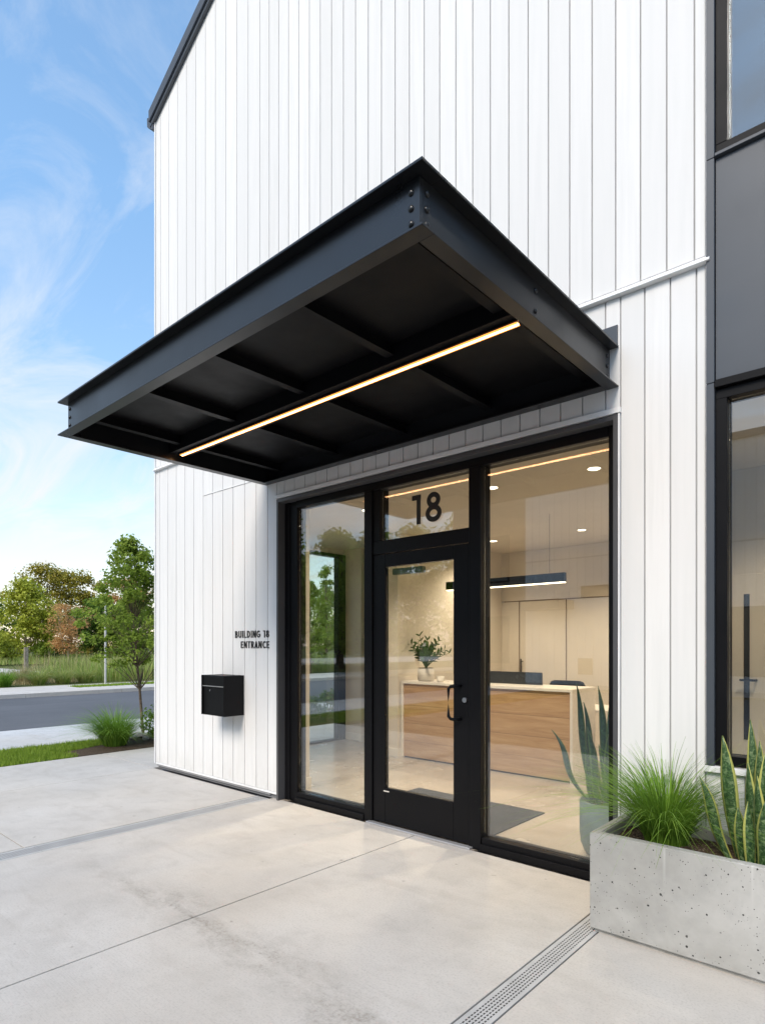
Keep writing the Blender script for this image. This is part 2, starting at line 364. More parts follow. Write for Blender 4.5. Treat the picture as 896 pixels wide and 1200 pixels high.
def arrays(name, V, F, mat, parent=None, uv=None):
    me = bpy.data.meshes.new(name); V = np.asarray(V, dtype=np.float32); F = np.asarray(F, dtype=np.int32); k = F.shape[1]
    me.vertices.add(len(V)); me.vertices.foreach_set('co', V.ravel())
    me.loops.add(F.size); me.loops.foreach_set('vertex_index', F.ravel())
    me.polygons.add(len(F)); me.polygons.foreach_set('loop_start', np.arange(0, F.size, k, dtype=np.int32))
    me.polygons.foreach_set('loop_total', np.full(len(F), k, dtype=np.int32))
    me.update(calc_edges=True); me.validate()
    if uv is not None:
        l = me.uv_layers.new(name='UVMap'); l.data.foreach_set('uv', np.asarray(uv, dtype=np.float32)[F.ravel()].ravel())
    me.materials.append(M[mat]); o = bpy.data.objects.new(name, me); SC.collection.objects.link(o)
    me.shade_flat()
    if parent: o.parent = parent
    return o

# ------------------------------------------------------------------ ground, roads, paving
def struct(name, mb, mat, **k): return tag(mb.build(name, mat, **k), kind='structure')
g = MB(); g.quad((-600, -600, -.19), (600, -600, -.19), (600, 600, -.19), (-600, 600, -.19)); struct('ground', g, 'terrain')
# paving slabs with open joints over a dark bed
g = MB(); g.box(-8.48, -4.1, -.16, 9, .6, -.035); g.box(-8.48, .6, -.16, -7.0, 40, -.035); struct('paving_bed', g, 'groove')
J = .0048
def slab(mb, x0, x1, y0, y1, z1=0.0): mb.box(x0 + J, y0 + J, -.12, x1 - J, y1 - J, z1)
g = MB()
for x0, x1 in ((-8.5, -7.05), (-7.05, -4.99)):
    for y0, y1 in ((-4.15, -2.12), (-2.12, -.02)): slab(g, x0, x1, y0, y1)
slab(g, -4.80, -3.02, -4.15, .04); slab(g, -3.02, -1.41, -4.15, .04)
slab(g, -1.29, .6, -4.15, .02); slab(g, .6, 3, -4.15, .02); slab(g, 3, 6, -4.15, .02); slab(g, 6, 9, -4.15, .02)
for k in range(18): slab(g, -8.5, -7.06, -.02 + k * 2.1, -.02 + (k + 1) * 2.1)
struct('pavement', g, 'paving', bevel=.002, segs=1)
def drain(x0, x1, y0, y1):
    n = int(round((y1 - y0) / 1.0)); V = []; F = []; U = []
    for k in range(n):
        a = y0 + (y1 - y0) * k / n + .0015; c = y0 + (y1 - y0) * (k + 1) / n - .0015; i = len(V)
        V += [(x0 + .004, a, -.002), (x1 - .004, a, -.002), (x1 - .004, c, -.002), (x0 + .004, c, -.002)]
        V += [(x0 + .004, a, -.03), (x1 - .004, a, -.03), (x1 - .004, c, -.03), (x0 + .004, c, -.03)]
        U += [(0, 0), (1, 0), (1, 1), (0, 1)] * 2
        F += [(i, i + 1, i + 2, i + 3), (i, i + 4, i + 5, i + 1), (i + 1, i + 5, i + 6, i + 2), (i + 2, i + 6, i + 7, i + 3), (i + 3, i + 7, i + 4, i)]
    o = arrays('trench_drain', V, F, 'grate', uv=U)
    return o
tag(drain(-1.41, -1.29, -4.1, .02), 'narrow perforated metal drain channel running past the concrete planter corner', 'drain')
tag(drain(-4.99, -4.80, -4.1, -.01), 'grey perforated drain channel crossing the paving below the lettered wall', 'drain')
g = MB(); g.box(-200, -400, -.2, 200, -4.16, -.02)
# parking lot behind the viewpoint, road, kerbs and walks
struct('parking_lot', MB().box(-8.4, -15.9, -.15, 60, -4.16, -.05), 'asphalt')
struct('road', MB().box(-20.7, -300, -.17, -12.0, 400, -.12), 'asphalt')
g = MB()
for k in range(-30, 60): g.box(-11.25, k * 1.5 + .004, -.12, -9.86, (k + 1) * 1.5 - .004, .002)
for k in range(-20, 30): g.box(-12.0, k * 3 + .005, -.17, -11.26, (k + 1) * 3 - .005, .0)
struct('near_sidewalk', g, 'walk_concrete')
g = MB()
for k in range(-30, 60): g.box(-24.1, k * 1.6 + .004, -.12, -20.97, (k + 1) * 1.6 - .004, .0)
for k in range(-20, 40): g.box(-20.95, k * 3 + .005, -.17, -20.7, (k + 1) * 3 - .005, .0)
struct('far_sidewalk', g, 'far_concrete')
struct('lawn_soil', MB().box(-9.86, -40, -.15, -8.5, 3.0, -.012), 'terrain')
struct('bed_soil', MB().box(-9.86, 3.02, -.15, -8.5, 60, -.014), 'soil')
g = MB(); g.prism([(-8.51, -.32), (-8.99, -.32), (-9.46, .92), (-9.84, .92), (-9.84, 3.0), (-8.51, 3.0)], 'z', -.013, .004); struct('mulch', g, 'soil')
struct('far_bed', MB().box(-35, -100, -.15, -24.1, 200, -.03), 'terrain')
struct('far_path', MB().box(-52, -60, -.15, -35.5, 9.5, -.02), 'far_concrete')

def blades(n, posf, h, w, lean, rng, segs=1, droop=.0, mat='lawn_blade', name='grass', parent=None, hv=.35):
    V = []; F = []; U = []
    for _ in range(n):
        x, y, z, la, lm = posf(rng)
        hh = h * (1 + rng.uniform(-hv, hv)); a = rng.uniform(0, 2 * math.pi) if la is None else la
        le = lean * (rng.random() if lm is None else lm)
        dx, dy = math.cos(a), math.sin(a); px, py = -dy, dx
        if la is not None:
            t = rng.uniform(0, math.pi); q = math.cos(t); px, py = px * abs(q) + dx * .3, py * abs(q) + dy * .3
        i = len(V); ww = w * rng.uniform(.7, 1.25)
        for k in range(segs + 1):
            t = k / segs; out = le * hh * (t ** 1.6) * (1 + droop * t * t); zz = hh * (t - le * .42 * (1 + droop) * t ** 2.6)
            cw = ww * (1 - t ** 1.7) * .5 + .00035
            if k == segs and segs > 1: cw = .0004
            V.append((x + dx * out - px * cw, y + dy * out - py * cw, z + zz)); V.append((x + dx * out + px * cw, y + dy * out + py * cw, z + zz))
        for k in range(segs): F.append((i + 2 * k, i + 2 * k + 1, i + 2 * k + 3, i + 2 * k + 2))
    return arrays(name, V, F, mat, parent)
lr = random.Random(3)
def lawnpos(r):
    y = -7 + 10 * r.random(); 
    while True:
        x = -9.84 + r.random() * 1.33
        if y < -.3 or (y < .9 and x < -9.0 - (y + .3) * .4): return x, y, -.01, None, None
        y = -7 + 10 * r.random()
tag(blades(52000, lawnpos, .05, .007, .8, lr, 1, name='lawn', hv=.5), kind='stuff')

# ------------------------------------------------------------------ the white building
bld = empty('white_building', 'white board-clad gabled building with glazed entrance numbered 18', 'building')
RK = lambda x: 7.93 + .49 * (x + 7.05) if x < -1.2 else 7.93 + .49 * 5.85 - .49 * (x + 1.2)
GR = .0042
def board(mb, x0, x1, z0, z1, top=None, y0=0, y1=.0105):
    a, b_ = x0 + GR, x1 - GR
    if b_ - a < .01: return
    if top: mb.prism([(a, z0), (b_, z0), (b_, top(b_) - .02), (a, top(a) - .02)], 'y', y0, y1)
    else: mb.prism([(a, z0), (b_, z0), (b_, z1), (a, z1)], 'y', y0, y1)
SEAM = 3.62
up = [-7.035]
x = -6.925
while x < -5.05: up.append(x); x += .196
while x < -.98: up.append(x); x += .1475
up.append(-.925)
m = MB()
for a, c in zip(up[:-1], up[1:]): board(m, a, c, SEAM + .045, None, RK)
bx = -.42
lowx = [-7.035, -6.94, -6.75, -6.56, -6.37, -6.181, -5.989, -5.803, -5.609, -5.422, -5.22, -5.026, -4.84]
for a, c in zip(lowx[:-1], lowx[1:]):
    if c <= -5.98: board(m, a, c, .075, SEAM - .003)
    else: board(m, a, c, .075, 3.150); board(m, a, c, 3.160, SEAM - .003)
board(m, -4.84, -4.700, .075, SEAM - .003)
# strip over the glazing and up behind the canopy
sx_ = [-4.70, -4.585] + [-4.585 + .1475 * k for k in range(1, 22)] + [-1.395]
for a, c in zip(sx_[:-1], sx_[1:]): board(m, a, c, 2.948, SEAM - .003)
rx = [-1.395, -1.253, -1.110, -.972, -.925]
for a, c in zip(rx[:-1], rx[1:]): board(m, a, c, .06, SEAM - .003)
# below the bay window and the bay beyond the frame
q = -.925
for k in range(26): board(m, q, q + .193, .06, .80); q += .193
q = 3.0
while q < 4.6: board(m, q, q + .193, .80, None, RK); q += .193
m.build('front_wall', 'siding', bld, bevel=.0012, segs=1)
# wall core behind the boards
m = MB()
m.prism([(-7.03, .03), (-4.82, .03), (-4.82, 3.0), (-7.03, 3.0)], 'y', .011, .44)
m.prism([(-4.81, .075), (-4.702, .075), (-4.702, 3.0), (-4.81, 3.0)], 'y', .011, .098)
m.prism([(-7.03, 3.001), (-.93, 3.001), (-.93, RK(-.93) - .06), (-1.2, RK(-1.2) - .06), (-7.03, RK(-7.03) - .06)], 'y', .011, .44)
m.box(-4.70, .011, 2.95, -1.40, .44, 3.0); m.box(-1.398, .011, .03, -.93, .44, 3.0)
m.box(-.929, .011, .03, 4.6, .44, .80); m.prism([(3.0, .801), (4.6, .801), (4.6, RK(4.6) - .1), (3.0, RK(3.0) - .1)], 'y', .011, .44)
m.build('wall_core', 'siding_backing', bld)
# horizontal flashing, head, base and corner trims
m = MB()
m.prism([(-.035, SEAM), (-.0, SEAM - .004), (.02, SEAM), (.02, SEAM + .04), (-.008, SEAM + .036), (-.035, SEAM + .006)], 'x', -7.05, -.90)
m.box(-4.715, -.014, 2.912, -1.392, .018, 2.945)
m.box(-.925, -.03, .803, 3.0, .018, .835)
m.box(-5.985, -.006, 3.151, -4.70, .015, 3.159)
m.box(-7.03, -.004, .052, -4.70, .018, .072)
m.box(-7.055, -.012, .06, -7.037, .02, 7.9)
m.box(-.9235, -.010, .84, -.9185, .015, 9.8)
m.box(-1.4088, -.008, .02, -1.3975, .018, 2.910)
m.build('wall_trim', 'white_trim', bld, bevel=.001, segs=1)
m = MB(); m.box(-7.02, .03, .0, -4.70, .05, .05); m.build('base_gap', 'groove', bld)
# side wall facing the road with the tall window opening
m = MB()
def sidebox(y0, y1, z0, z1): m.box(-7.049, y0, z0, -6.94, y1, z1)
sidebox(.445, .95, .03, 3.0); sidebox(3.105, 12, .03, 3.0); sidebox(.95, 3.105, 2.92, 3.0); sidebox(.445, 12, 3.0, 7.85)
m.build('side_wall', 'white_trim', bld)
m = MB(); m.box(-7.05, 12, 0, 4.6, 12.3, 7.9); m.box(4.601, .02, 0, 4.9, 12.3, 7.6); m.build('rear_wall', 'white_trim', bld)
# roof slabs with dark rake board, gutter
def slope(mb, y0, y1, t0, t1, x0=-7.11, x1=4.95):
    pk = RK(-1.2)
    mb.prism([(x0, RK(x0) + t0), (-1.2, pk + t0), (-1.2, pk + t1), (x0, RK(x0) + t1)], 'y', y0, y1)
    mb.prism([(-1.199, pk + t0), (x1, RK(x1) + t0), (x1, RK(x1) + t1), (-1.199, pk + t1)], 'y', y0, y1)
m = MB(); slope(m, -.02, 12.4, .022, .10); rf = m.build('roof', 'roof_metal', bld)
m = MB(); slope(m, -.058, -.024, -.005, .13); m.build('rake_board', 'roof_metal', bld, bevel=.003, segs=1)
m = MB(); slope(m, -.038, -.002, -.055, -.012); m.build('rake_moulding', 'bay_metal', bld)
m = MB(); m.prism([(-7.20, 8.0), (-7.195, 7.90), (-7.17, 7.87), (-7.065, 7.80), (-7.058, 7.80), (-7.058, 7.92), (-7.19, 8.01)], 'y', -.03, 12.3)
m.build('gutter', 'roof_metal', bld)
# upper floor slab, dark upper room
m = MB(); m.box(-6.93, .45, 3.22, 4.6, 12, 3.4); m.box(-1.6, .5, 3.41, -1.5, 4, 6.8); m.box(-1.6, 4.0, 3.41, 3.2, 4.1, 6.8); m.box(-1.49, .5, 6.8, 3.2, 4.0, 6.9)
m.build('upper_floor', 'bay_metal', bld)

# --- dark window bay on the right
m = MB()
m.box(-.918, -.022, .84, -.877, .30, 2.938); m.box(-.918, -.022, 2.941, -.877, .30, 4.172); m.box(-.918, -.022, 4.175, -.877, .30, 9.6)
m.build('bay_corner_trim', 'bay_metal', bld, bevel=.002, segs=1)
def window(x0, x1, z0, z1, pane='glass', divs=(), fw=.055):
    w = MB(); w.box(x0, .0, z0, x1, .12, z0 + fw); w.box(x0, 0, z1 - fw, x1, .12, z1)
    w.box(x0, -.001, z0 + fw, x0 + fw, .119, z1 - fw); w.box(x1 - fw, -.001, z0 + fw, x1, .119, z1 - fw)
    for d in divs: w.box(d, .002, z0 + fw, d + fw, .118, z1 - fw)
    f = w.build('window', 'black_metal', bld, bevel=.002, segs=1)
    e = [x0 + fw] + [v_ for d in divs for v_ in (d, d + fw)] + [x1 - fw]
    for i in range(0, len(e), 2): MB().box(e[i] + .0005, .05, z0 + fw + .0005, e[i + 1] - .0005, .062, z1 - fw - .0005).build('window_pane', pane, f)
    return f
window(-.874, 3.0, .84, 2.905, 'glass', (1.0,))
window(-.874, 3.0, 4.195, 6.60, 'coated_glass', (1.0,))
m = MB(); m.box(-.874, -.004, 2.955, 3.0, .03, 4.170)
m.build('spandrel_panel', 'bay_metal', bld, bevel=.002, segs=1)
m = MB(); m.box(-.874, -.028, 2.909, 3.0, .12, 2.950); m.build('window_head', 'black_metal', bld, bevel=.002, segs=1)
m = MB(); m.box(-.874, -.028, 4.174, 3.0, .12, 4.192); m.build('window_sill', 'bay_metal', bld, bevel=.002, segs=1)
MB().box(-.874, -.018, 6.61, 3.0, .03, 8.5).build('upper_panel', 'bay_metal', bld, bevel=.002, segs=1)

# --- storefront: jamb liner, frame, panes, door
m = MB(); m.box(-4.698, -.006, .0, -4.672, .21, 2.905); m.box(-1.437, -.012, .0, -1.410, .21, 2.905); m.box(-4.671, -.006, 2.876, -1.438, .21, 2.906)
m.build('storefront_surround', 'jamb_metal', bld, bevel=.0015, segs=1)
sf = MB(); Y0, Y1 = .075, .20
sf.box(-4.67, Y0, 0, -4.60, Y1, 2.875)                  # stepped left jamb
sf.box(-4.599, Y0 + .012, .0, -4.50, Y1, 2.875)
sf.box(-1.498, Y0, .0, -1.438, Y1, 2.875)
sf.box(-4.499, Y0, 2.81, -1.499, Y1, 2.875)
sf.box(-3.598, Y0 - .012, .0, -3.508, Y1, 2.809)         # mullions
sf.box(-2.535, Y0 - .012, .0, -2.432, Y1, 2.809)
sf.box(-3.507, Y0, 2.262, -2.536, Y1, 2.372)            # transom bar
sf.box(-3.507, Y0 + .004, 2.373, -3.432, Y1 - .004, 2.809)
sf.box(-4.499, Y0, .012, -3.599, Y1, .095); sf.box(-2.431, Y0, .012, -1.499, Y1, .095)
frame = sf.build('storefront_frame', 'black_metal', bld, bevel=.003, segs=1)
for x0, x1 in ((-4.499, -3.599), (-2.431, -1.499)):
    MB().box(x0, Y0 - .022, .0, x1, Y0 - .001, .052).build('sill_step', 'black_metal', frame, bevel=.002, segs=1)
for x0, x1, z0, z1 in ((-4.4995, -3.5985, .0955, 2.8095), (-3.4315, -2.5355, 2.3725, 2.8095), (-2.4315, -1.4985, .0955, 2.8095)):
    MB().box(x0, .115, z0, x1, .127, z1).build('glass_pane', 'glass', frame)
MB().box(-3.54, .02, .0, -2.50, .074, .016).build('threshold', 'sill_metal', bld, bevel=.003, segs=1)
d = MB(); dy0, dy1 = .078, .125
d.box(-3.502, dy0, .022, -3.372, dy1, 2.256); d.box(-2.682, dy0, .022, -2.541, dy1, 2.256)
d.box(-3.371, dy0 + .001, .022, -2.683, dy1, .31); d.box(-3.371, dy0 + .001, 2.15, -2.683, dy1, 2.256)
door = d.build('front_door', 'black_metal', bld, bevel=.003, segs=1)
MB().box(-3.3715, .098, .3105, -2.6825, .108, 2.1495).build('door_pane', 'glass', door)
h = MB(); zc0, zc1 = .945, 1.195
h.tube([(-2.615, .078, zc1), (-2.62, .045, zc1), (-2.632, .02, zc1), (-2.655, .006, zc1 - .004), (-2.672, .002, zc1 - .022), (-2.674, .002, (zc0 + zc1) / 2), (-2.672, .002, zc0 + .022), (-2.655, .006, zc0 + .004), (-2.632, .02, zc0), (-2.62, .045, zc0), (-2.615, .078, zc0)], .0125, 12)
h.build('handle', 'black_metal', door, smooth=True)
MB().tube([(-2.572, .079, 1.09), (-2.572, .062, 1.09)], .019, 20).build('lock', 'bright_metal', door)
MB().box(-3.385, .074, .282, -3.325, .0775, .290).build('door_plate', 'ceramic_white', door)
MB().box(-3.34, .128, 2.085, -3.02, .18, 2.135).build('door_closer', 'bay_metal', door, bevel=.006)

# ------------------------------------------------------------------ lobby inside
m = MB(); m.box(-6.93, .211, -.05, 4.5, 11.9, .010); m.build('interior_floor', 'floor', bld)
m = MB(); m.box(-6.93, .45, 3.0, 4.5, 11.9, 3.1); m.build('interior_ceiling', 'ceiling_paint', bld)
m = MB()
m.box(-4.818, .211, .011, -4.81, .452, 2.999); m.box(-6.93, .442, .011, -4.811, .452, 2.999); m.box(-4.817, .453, .011, -4.8105, .52, 2.999)
m.box(-6.93, .453, .011, -6.90, .949, 2.999); m.box(-6.93, .95, 2.921, -6.90, 3.10, 2.999)
m.box(-6.93, 3.11, .011, -6.55, 5.3, 2.999)
m.box(-5.45, 2.455, .011, -5.25, 5.10, 2.999)
m.box(-5.249, 5.10, .011, -1.5, 5.2, 2.199); m.box(-5.249, 5.085, 2.215, -1.5, 5.2, 2.999)
m.box(-6.549, 5.2, .011, -5.46, 5.3, 2.999)
m.box(-1.50, .45, .011, -1.405, 5.0, 2.999)
m.box(-1.404, 2.2, .011, 3.4, 2.3, 2.999); m.box(3.4, .45, .011, 3.5, 2.3, 2.999)
m.build('interior_wall', 'plaster', bld, bevel=.001, segs=1)
for bb in ((-4.809, .213, -4.797, .533), (-6.899, 3.097, -6.538, 3.109), (-6.549, 3.11, -6.537, 5.19), (-5.46, 2.442, -5.238, 2.454), (-5.249, 2.455, -5.237, 5.08), (-5.23, 5.085, -4.94, 5.099)):
    MB().box(bb[0], bb[1], .011, bb[2], bb[3], .125).build('baseboard', 'baseboard', bld, bevel=.002, segs=1)
m = MB(); m.box(-5.2, 5.094, 2.199, -1.5, 5.099, 2.214); m.box(-4.93, 5.09, .02, -4.915, 5.099, 2.199)
m.box(-4.13, 5.09, .02, -4.12, 5.099, 2.199); m.build('door_gap', 'wall_brown', bld)
m = MB(); m.tube([(-4.86, 5.03, .96), (-4.86, 5.03, 1.28)], .012, 8); m.tube([(-4.86, 5.03, 1.0), (-4.86, 5.095, 1.0)], .008, 8); m.tube([(-4.86, 5.03, 1.24), (-4.86, 5.095, 1.24)], .008, 8)
m.build('pull_handle', 'black_metal', bld)
# window in the road-side wall
w = MB(); w.box(-6.99, .952, .012, -6.88, 1.04, 2.918); w.box(-6.99, 2.95, .012, -6.88, 3.103, 2.918); w.box(-6.99, 1.041, 2.87, -6.88, 2.949, 2.918); w.box(-6.99, 1.041, .012, -6.88, 2.949, .035)
w = w.build('side_window', 'black_metal', bld, bevel=.002, segs=1)
MB().box(-6.945, 1.0405, .0355, -6.935, 2.9495, 2.8695).build('window_pane', 'glass', w)
# office door seen through the right window
m = MB(); m.box(-1.30, 2.17, .011, -.50, 2.199, 2.10); dd = m.build('office_door', 'plaster', bld, bevel=.003, segs=1)
MB().box(-1.168, 2.165, .70, -1.125, 2.169, 1.93).build('door_light', 'dark_glass', dd)
m = MB(); m.tube([(-1.075, 2.168, 1.205), (-1.075, 2.12, 1.205), (-1.19, 2.12, 1.205)], .010, 8); m.build('lever_handle', 'black_metal', dd)

# ------------------------------------------------------------------ lamps of the lobby
DL = [(-2.12, 1.34), (-3.37, 3.94), (-4.68, 3.91), (-3.10, 1.31), (-2.12, 3.94), (-4.66, 1.23), (-.6, 1.3), (1.4, 1.3)]  # right end of back row and both bay downlights: unseen, added for room light
dlab = ['round ceiling downlight nearest the right jamb above the snake plant', 'round ceiling downlight above the middle of the reception desk', 'round ceiling downlight at left above the computer monitor',
        'round ceiling downlight just inside the mullion right of the door', 'added ceiling downlight out of view at the right end of the back row', 'round ceiling downlight half hidden by the mullion left of the door',
        'added ceiling downlight out of view behind the lower right bay window', 'added ceiling downlight out of view deep in the bay room']
lamp0 = None
for (x, y), lab in zip(DL, dlab):
    if lamp0 is None:
        t = empty('downlight', lab, 'ceiling light', (x, y, 3.0), 'recessed ceiling downlights')
        MB().lathe([(.050, -.001), (.062, -.006), (.064, -.0005)], 28).build('trim_ring', 'ceramic_white', t)
        MB().lathe([(.0495, -.004), (.049, -.0015)], 28).build('lens', 'lamp_disc', t)
        lamp0 = t
    else:
        t = copy_tree(lamp0); t.location = (x, y, 3.0); tag(t, lab, 'ceiling light', 'recessed ceiling downlights')
    ld = bpy.data.lights.new('downlight_beam', 'SPOT'); ld.energy = 80 if x > -1.4 else (230 if x < -4.6 and y < 2 else 140); ld.spot_size = R(128); ld.spot_blend = .8; ld.shadow_soft_size = .05; ld.color = (1, .81, .61)
    lo = bpy.data.objects.new('downlight_beam', ld); SC.collection.objects.link(lo); lo.location = (x, y, 2.985)
p = empty('pendant_lamp', 'long black linear pendant lamp hanging over the reception desk', 'pendant lamp', (-3.85, 2.75, 2.2))
MB().box(-.81, -.03, .012, .81, .03, .115).build('housing', 'black_metal', p, bevel=.002, segs=1)
MB().box(-.805, -.026, .0, .805, .026, .0115).build('diffuser', 'led_office', p)
for s_ in (-.66, .62): MB().tube([(s_, 0, .115), (s_, 0, .80)], .0022, 6).build('cable', 'black_metal', p)

# ------------------------------------------------------------------ reception desk and what stands on it
DX0, DX1, DY = -5.235, -2.84, 2.50
dk = empty('reception_desk', 'oak-fronted reception desk with white waterfall top', 'reception desk', (0, 0, 0))
MB().box(DX0, DY, .99, DX1, DY + .60, 1.022).build('desk_top', 'quartz', dk, bevel=.002, segs=1)
for x0 in (DX0, DX1 - .032): MB().box(x0, DY + .001, .011, x0 + .032, DY + .599, .989).build('end_panel', 'quartz', dk, bevel=.002, segs=1)
MB().box(DX0 + .033, DY + .022, .03, DX1 - .033, DY + .05, .985).build('front_panel', 'oak', dk)
MB().box(DX0 + .033, DY + .04, .011, DX1 - .033, DY + .06, .029).build('toe_kick', 'black_metal', dk)
sd = empty('side_desk', 'lower pale desk wing behind the right end of the reception desk', 'desk', (0, 0, 0))
MB().box(-3.25, 3.15, .72, -2.55, 3.85, .75).build('desk_top', 'quartz', sd, bevel=.002, segs=1)
for x0 in (-3.24, -2.59): MB().box(x0, 3.17, .011, x0 + .03, 3.83, .719).build('end_panel', 'quartz', sd)
mo = empty('monitor', 'wide black computer monitor edge showing above the desk top', 'monitor', (-3.86, 2.98, .75))
MB().box(-.42, -.015, .06, .42, .02, .42).build('screen', 'screen_black', mo, bevel=.006)
m = MB(); m.box(-.03, .021, -.01, .03, .05, .3); m.box(-.13, -.06, -.02, .13, .12, 0); m.build('stand', 'black_metal', mo)
oc = empty('office_chair', 'dark grey office chair behind the reception desk', 'office chair', (-3.45, 3.45, .011))
m = MB(); prof = []
m.prism([(-.24, .55), (.24, .55), (.25, .9), (.235, 1.0), (.19, 1.035), (-.19, 1.035), (-.235, 1.0), (-.25, .9)], 'y', .2, .25); m.build('backrest', 'rubber_dark', oc, bevel=.015)
MB().box(-.24, -.22, .44, .24, .2, .5).build('seat', 'rubber_dark', oc, bevel=.02)
m = MB(); m.tube([(0, 0, .06), (0, 0, .44)], .025, 10); MB().tube([(0, .2, .47), (0, .24, .47), (0, .27, .6), (0, .26, .8)], .015, 8).build('back_support', 'black_metal', oc)
for k in range(5):
    a = k * 2 * math.pi / 5; m.tube([(0, 0, .1), (.3 * math.cos(a), .3 * math.sin(a), .06)], [.02, .014], 6); m.tube([(.3 * math.cos(a) - .01, .3 * math.sin(a), .028), (.3 * math.cos(a) + .012, .3 * math.sin(a), .028)], .028, 10)
m.build('base', 'black_metal', oc)
pl = empty('potted_plant', 'small glossy leafy plant in a square white pot on the desk', 'potted plant', (-4.955, 2.68, 1.022))
MB().box(-.085, -.085, 0, .085, .085, .175).build('pot', 'ceramic_white', pl, bevel=.018, segs=3, smooth=True)
MB().box(-.07, -.07, .17, .07, .07, .178).build('soil', 'soil', pl)
def leaf_mesh(V, F, c, d, up, ln, w):
    d = d.normalized(); s_ = d.cross(up).normalized(); n_ = s_.cross(d); i = len(V)
    for t, ww, b_ in ((0, .1, 0), (.3, .85, .06), (.62, .9, .05), (1, .02, -.05)):
        cpt = c + d * (ln * t) + n_ * (ln * b_)
        V.append(tuple(cpt - s_ * (w * ww * .5))); V.append(tuple(cpt + s_ * (w * ww * .5)))
    for k in range(3): F.append((i + 2 * k, i + 2 * k + 1, i + 2 * k + 3, i + 2 * k + 2))
V = []; F = []; zr = random.Random(11); stems = MB()
for k in range(20):
    a = k * 2.4 + zr.uniform(-.3, .3); tilt = zr.uniform(.15, .85) if k else .05; ln = zr.uniform(.26, .43) * (1.05 - tilt * .2)
    pts = []
    for j in range(7):
        t = j / 6; out = ln * math.sin(tilt) * t * (1 + .35 * t); pts.append(Vector((math.cos(a) * out * .9, math.sin(a) * out * .9, .17 + ln * math.cos(tilt * (.6 + .5 * t)) * t)))
    stems.tube([tuple(p_) for p_ in pts], [.006, .006, .005, .004, .004, .003, .002], 5)
    for j in range(2, 7):
        for sgn in (-1, 1):
            d_ = (pts[j] - pts[j - 1]).normalized(); sd_ = d_.cross(Vector((math.cos(a + 1.57), math.sin(a + 1.57), .2))).normalized()
            leaf_mesh(V, F, pts[j], d_ * .8 + sd_ * sgn * .85 + Vector((zr.uniform(-.3, .3), zr.uniform(-.3, .3), .1)), Vector((math.cos(a), math.sin(a), .6)), zr.uniform(.065, .095), .046)
stems.build('stem', 'zz_leaf', pl)
arrays('foliage', V, F, 'zz_leaf', pl)
m = MB(); m.lathe([(.036, 0), (.05, .01), (.052, .07), (.046, .072), (.044, .03)], 24)
tag(m.build('candle_cup', 'ceramic_white', loc=(-4.70, 2.66, 1.022), smooth=True), 'small round white cup on the desk right of the potted plant', 'cup')
m = MB(); m.box(-3.95, .36, .011, -2.53, 1.26, .020)
tag(m.build('door_mat', 'rubber_dark', bevel=.003, segs=1), 'dark grey entrance mat on the lobby floor inside the door', 'mat')

# snake plants
def snake_leaf(rng, base, az, lean, ln, w, twist, mat, parent, curl=.15):
    V = []; F = []; U = []; n = 14; cs = 5
    dx, dy = math.cos(az), math.sin(az)
    for k in range(n + 1):
        t = k / n; out = ln * lean * (t + curl * math.sin(t * 5 + twist)) ; z = ln * t * math.sqrt(max(.1, 1 - lean * lean * .8))
        wob = curl * .12 * ln * math.sin(t * 6 + twist * 2)
        ww = w * (.50 + .62 * math.sin(min(1, t * 1.25) * math.pi * .60)) * (1 - max(0, (t - .55) / .45) ** 2.0)
        ww = max(ww, .002)
        ta = -.18 + twist * .55 + t * twist * .9
        px, py = math.cos(ta), math.sin(ta)
        for j in range(cs):
            s_ = j / (cs - 1) - .5; cup = (abs(s_) * 2) ** 2 * ww * .22
            V.append((base[0] + dx * out + px * s_ * ww - py * (cup + wob), base[1] + dy * out + py * s_ * ww + px * (cup + wob), base[2] + z)); U.append((j / (cs - 1), t * ln / .8))
    for k in range(n):
        for j in range(cs - 1):
            a = k * cs + j; F.append((a, a + 1, a + 1 + cs, a + cs))
    o = arrays('leaf', V, F, mat, parent, uv=U)
    o.data.polygons.foreach_set('use_smooth', [True] * len(o.data.polygons))
    so = o.modifiers.new('thickness', 'SOLIDIFY'); so.thickness = .004; so.offset = 0
    return o
gp = empty('snake_plant', 'dark snake plant in a round grey-green pot inside the right pane', 'potted plant', (-1.70, .56, .011))
m = MB(); m.lathe([(.115, 0), (.15, .02), (.178, .09), (.186, .16), (.186, .385), (.180, .392), (.172, .385), (.170, .34)], 48); m.build('pot', 'pot_green', gp, smooth=True)
MB().lathe([(.168, .33), (.168, .345)], 32).build('soil', 'soil', gp)
sr = random.Random(5)
W2I = [(-.10, .02, math.pi + .1, .17, .88, .06, .2), (.02, .04, 2.6, .20, .86, .062, .5), (-.06, -.05, math.pi, .62, .62, .052, .3), (-.04, .06, math.pi - .2, .26, .55, .06, -.4), (.05, -.02, 0, .05, .66, .07, .5),
       (.04, .08, 1.2, .10, .80, .07, -.3), (.08, 0, -.2, .18, .72, .06, .2), (-.02, -.06, math.pi + .5, .16, .58, .065, .9), (.0, .0, .7, .04, .52, .07, 1.3), (.09, -.06, -.6, .2, .60, .055, -.6), (-.09, -.03, 3.5, .12, .42, .06, .7), (-.03, .09, 2.9, .08, .70, .06, .15), (.05, .10, 1.8, .06, .92, .062, -.1), (-.07, .07, 3.0, .22, .74, .055, .35), (.02, -.08, 4.0, .1, .46, .06, -.5), (-.01, .05, 1.0, .03, .78, .06, .6), (.07, .06, .5, .3, .7, .055, .1)]
for bx_, by_, az, le, ln, w_, tw in W2I: snake_leaf(sr, (bx_, by_, .34), az, le, ln, w_ * .78, tw, 'dark_snake_leaf', gp)

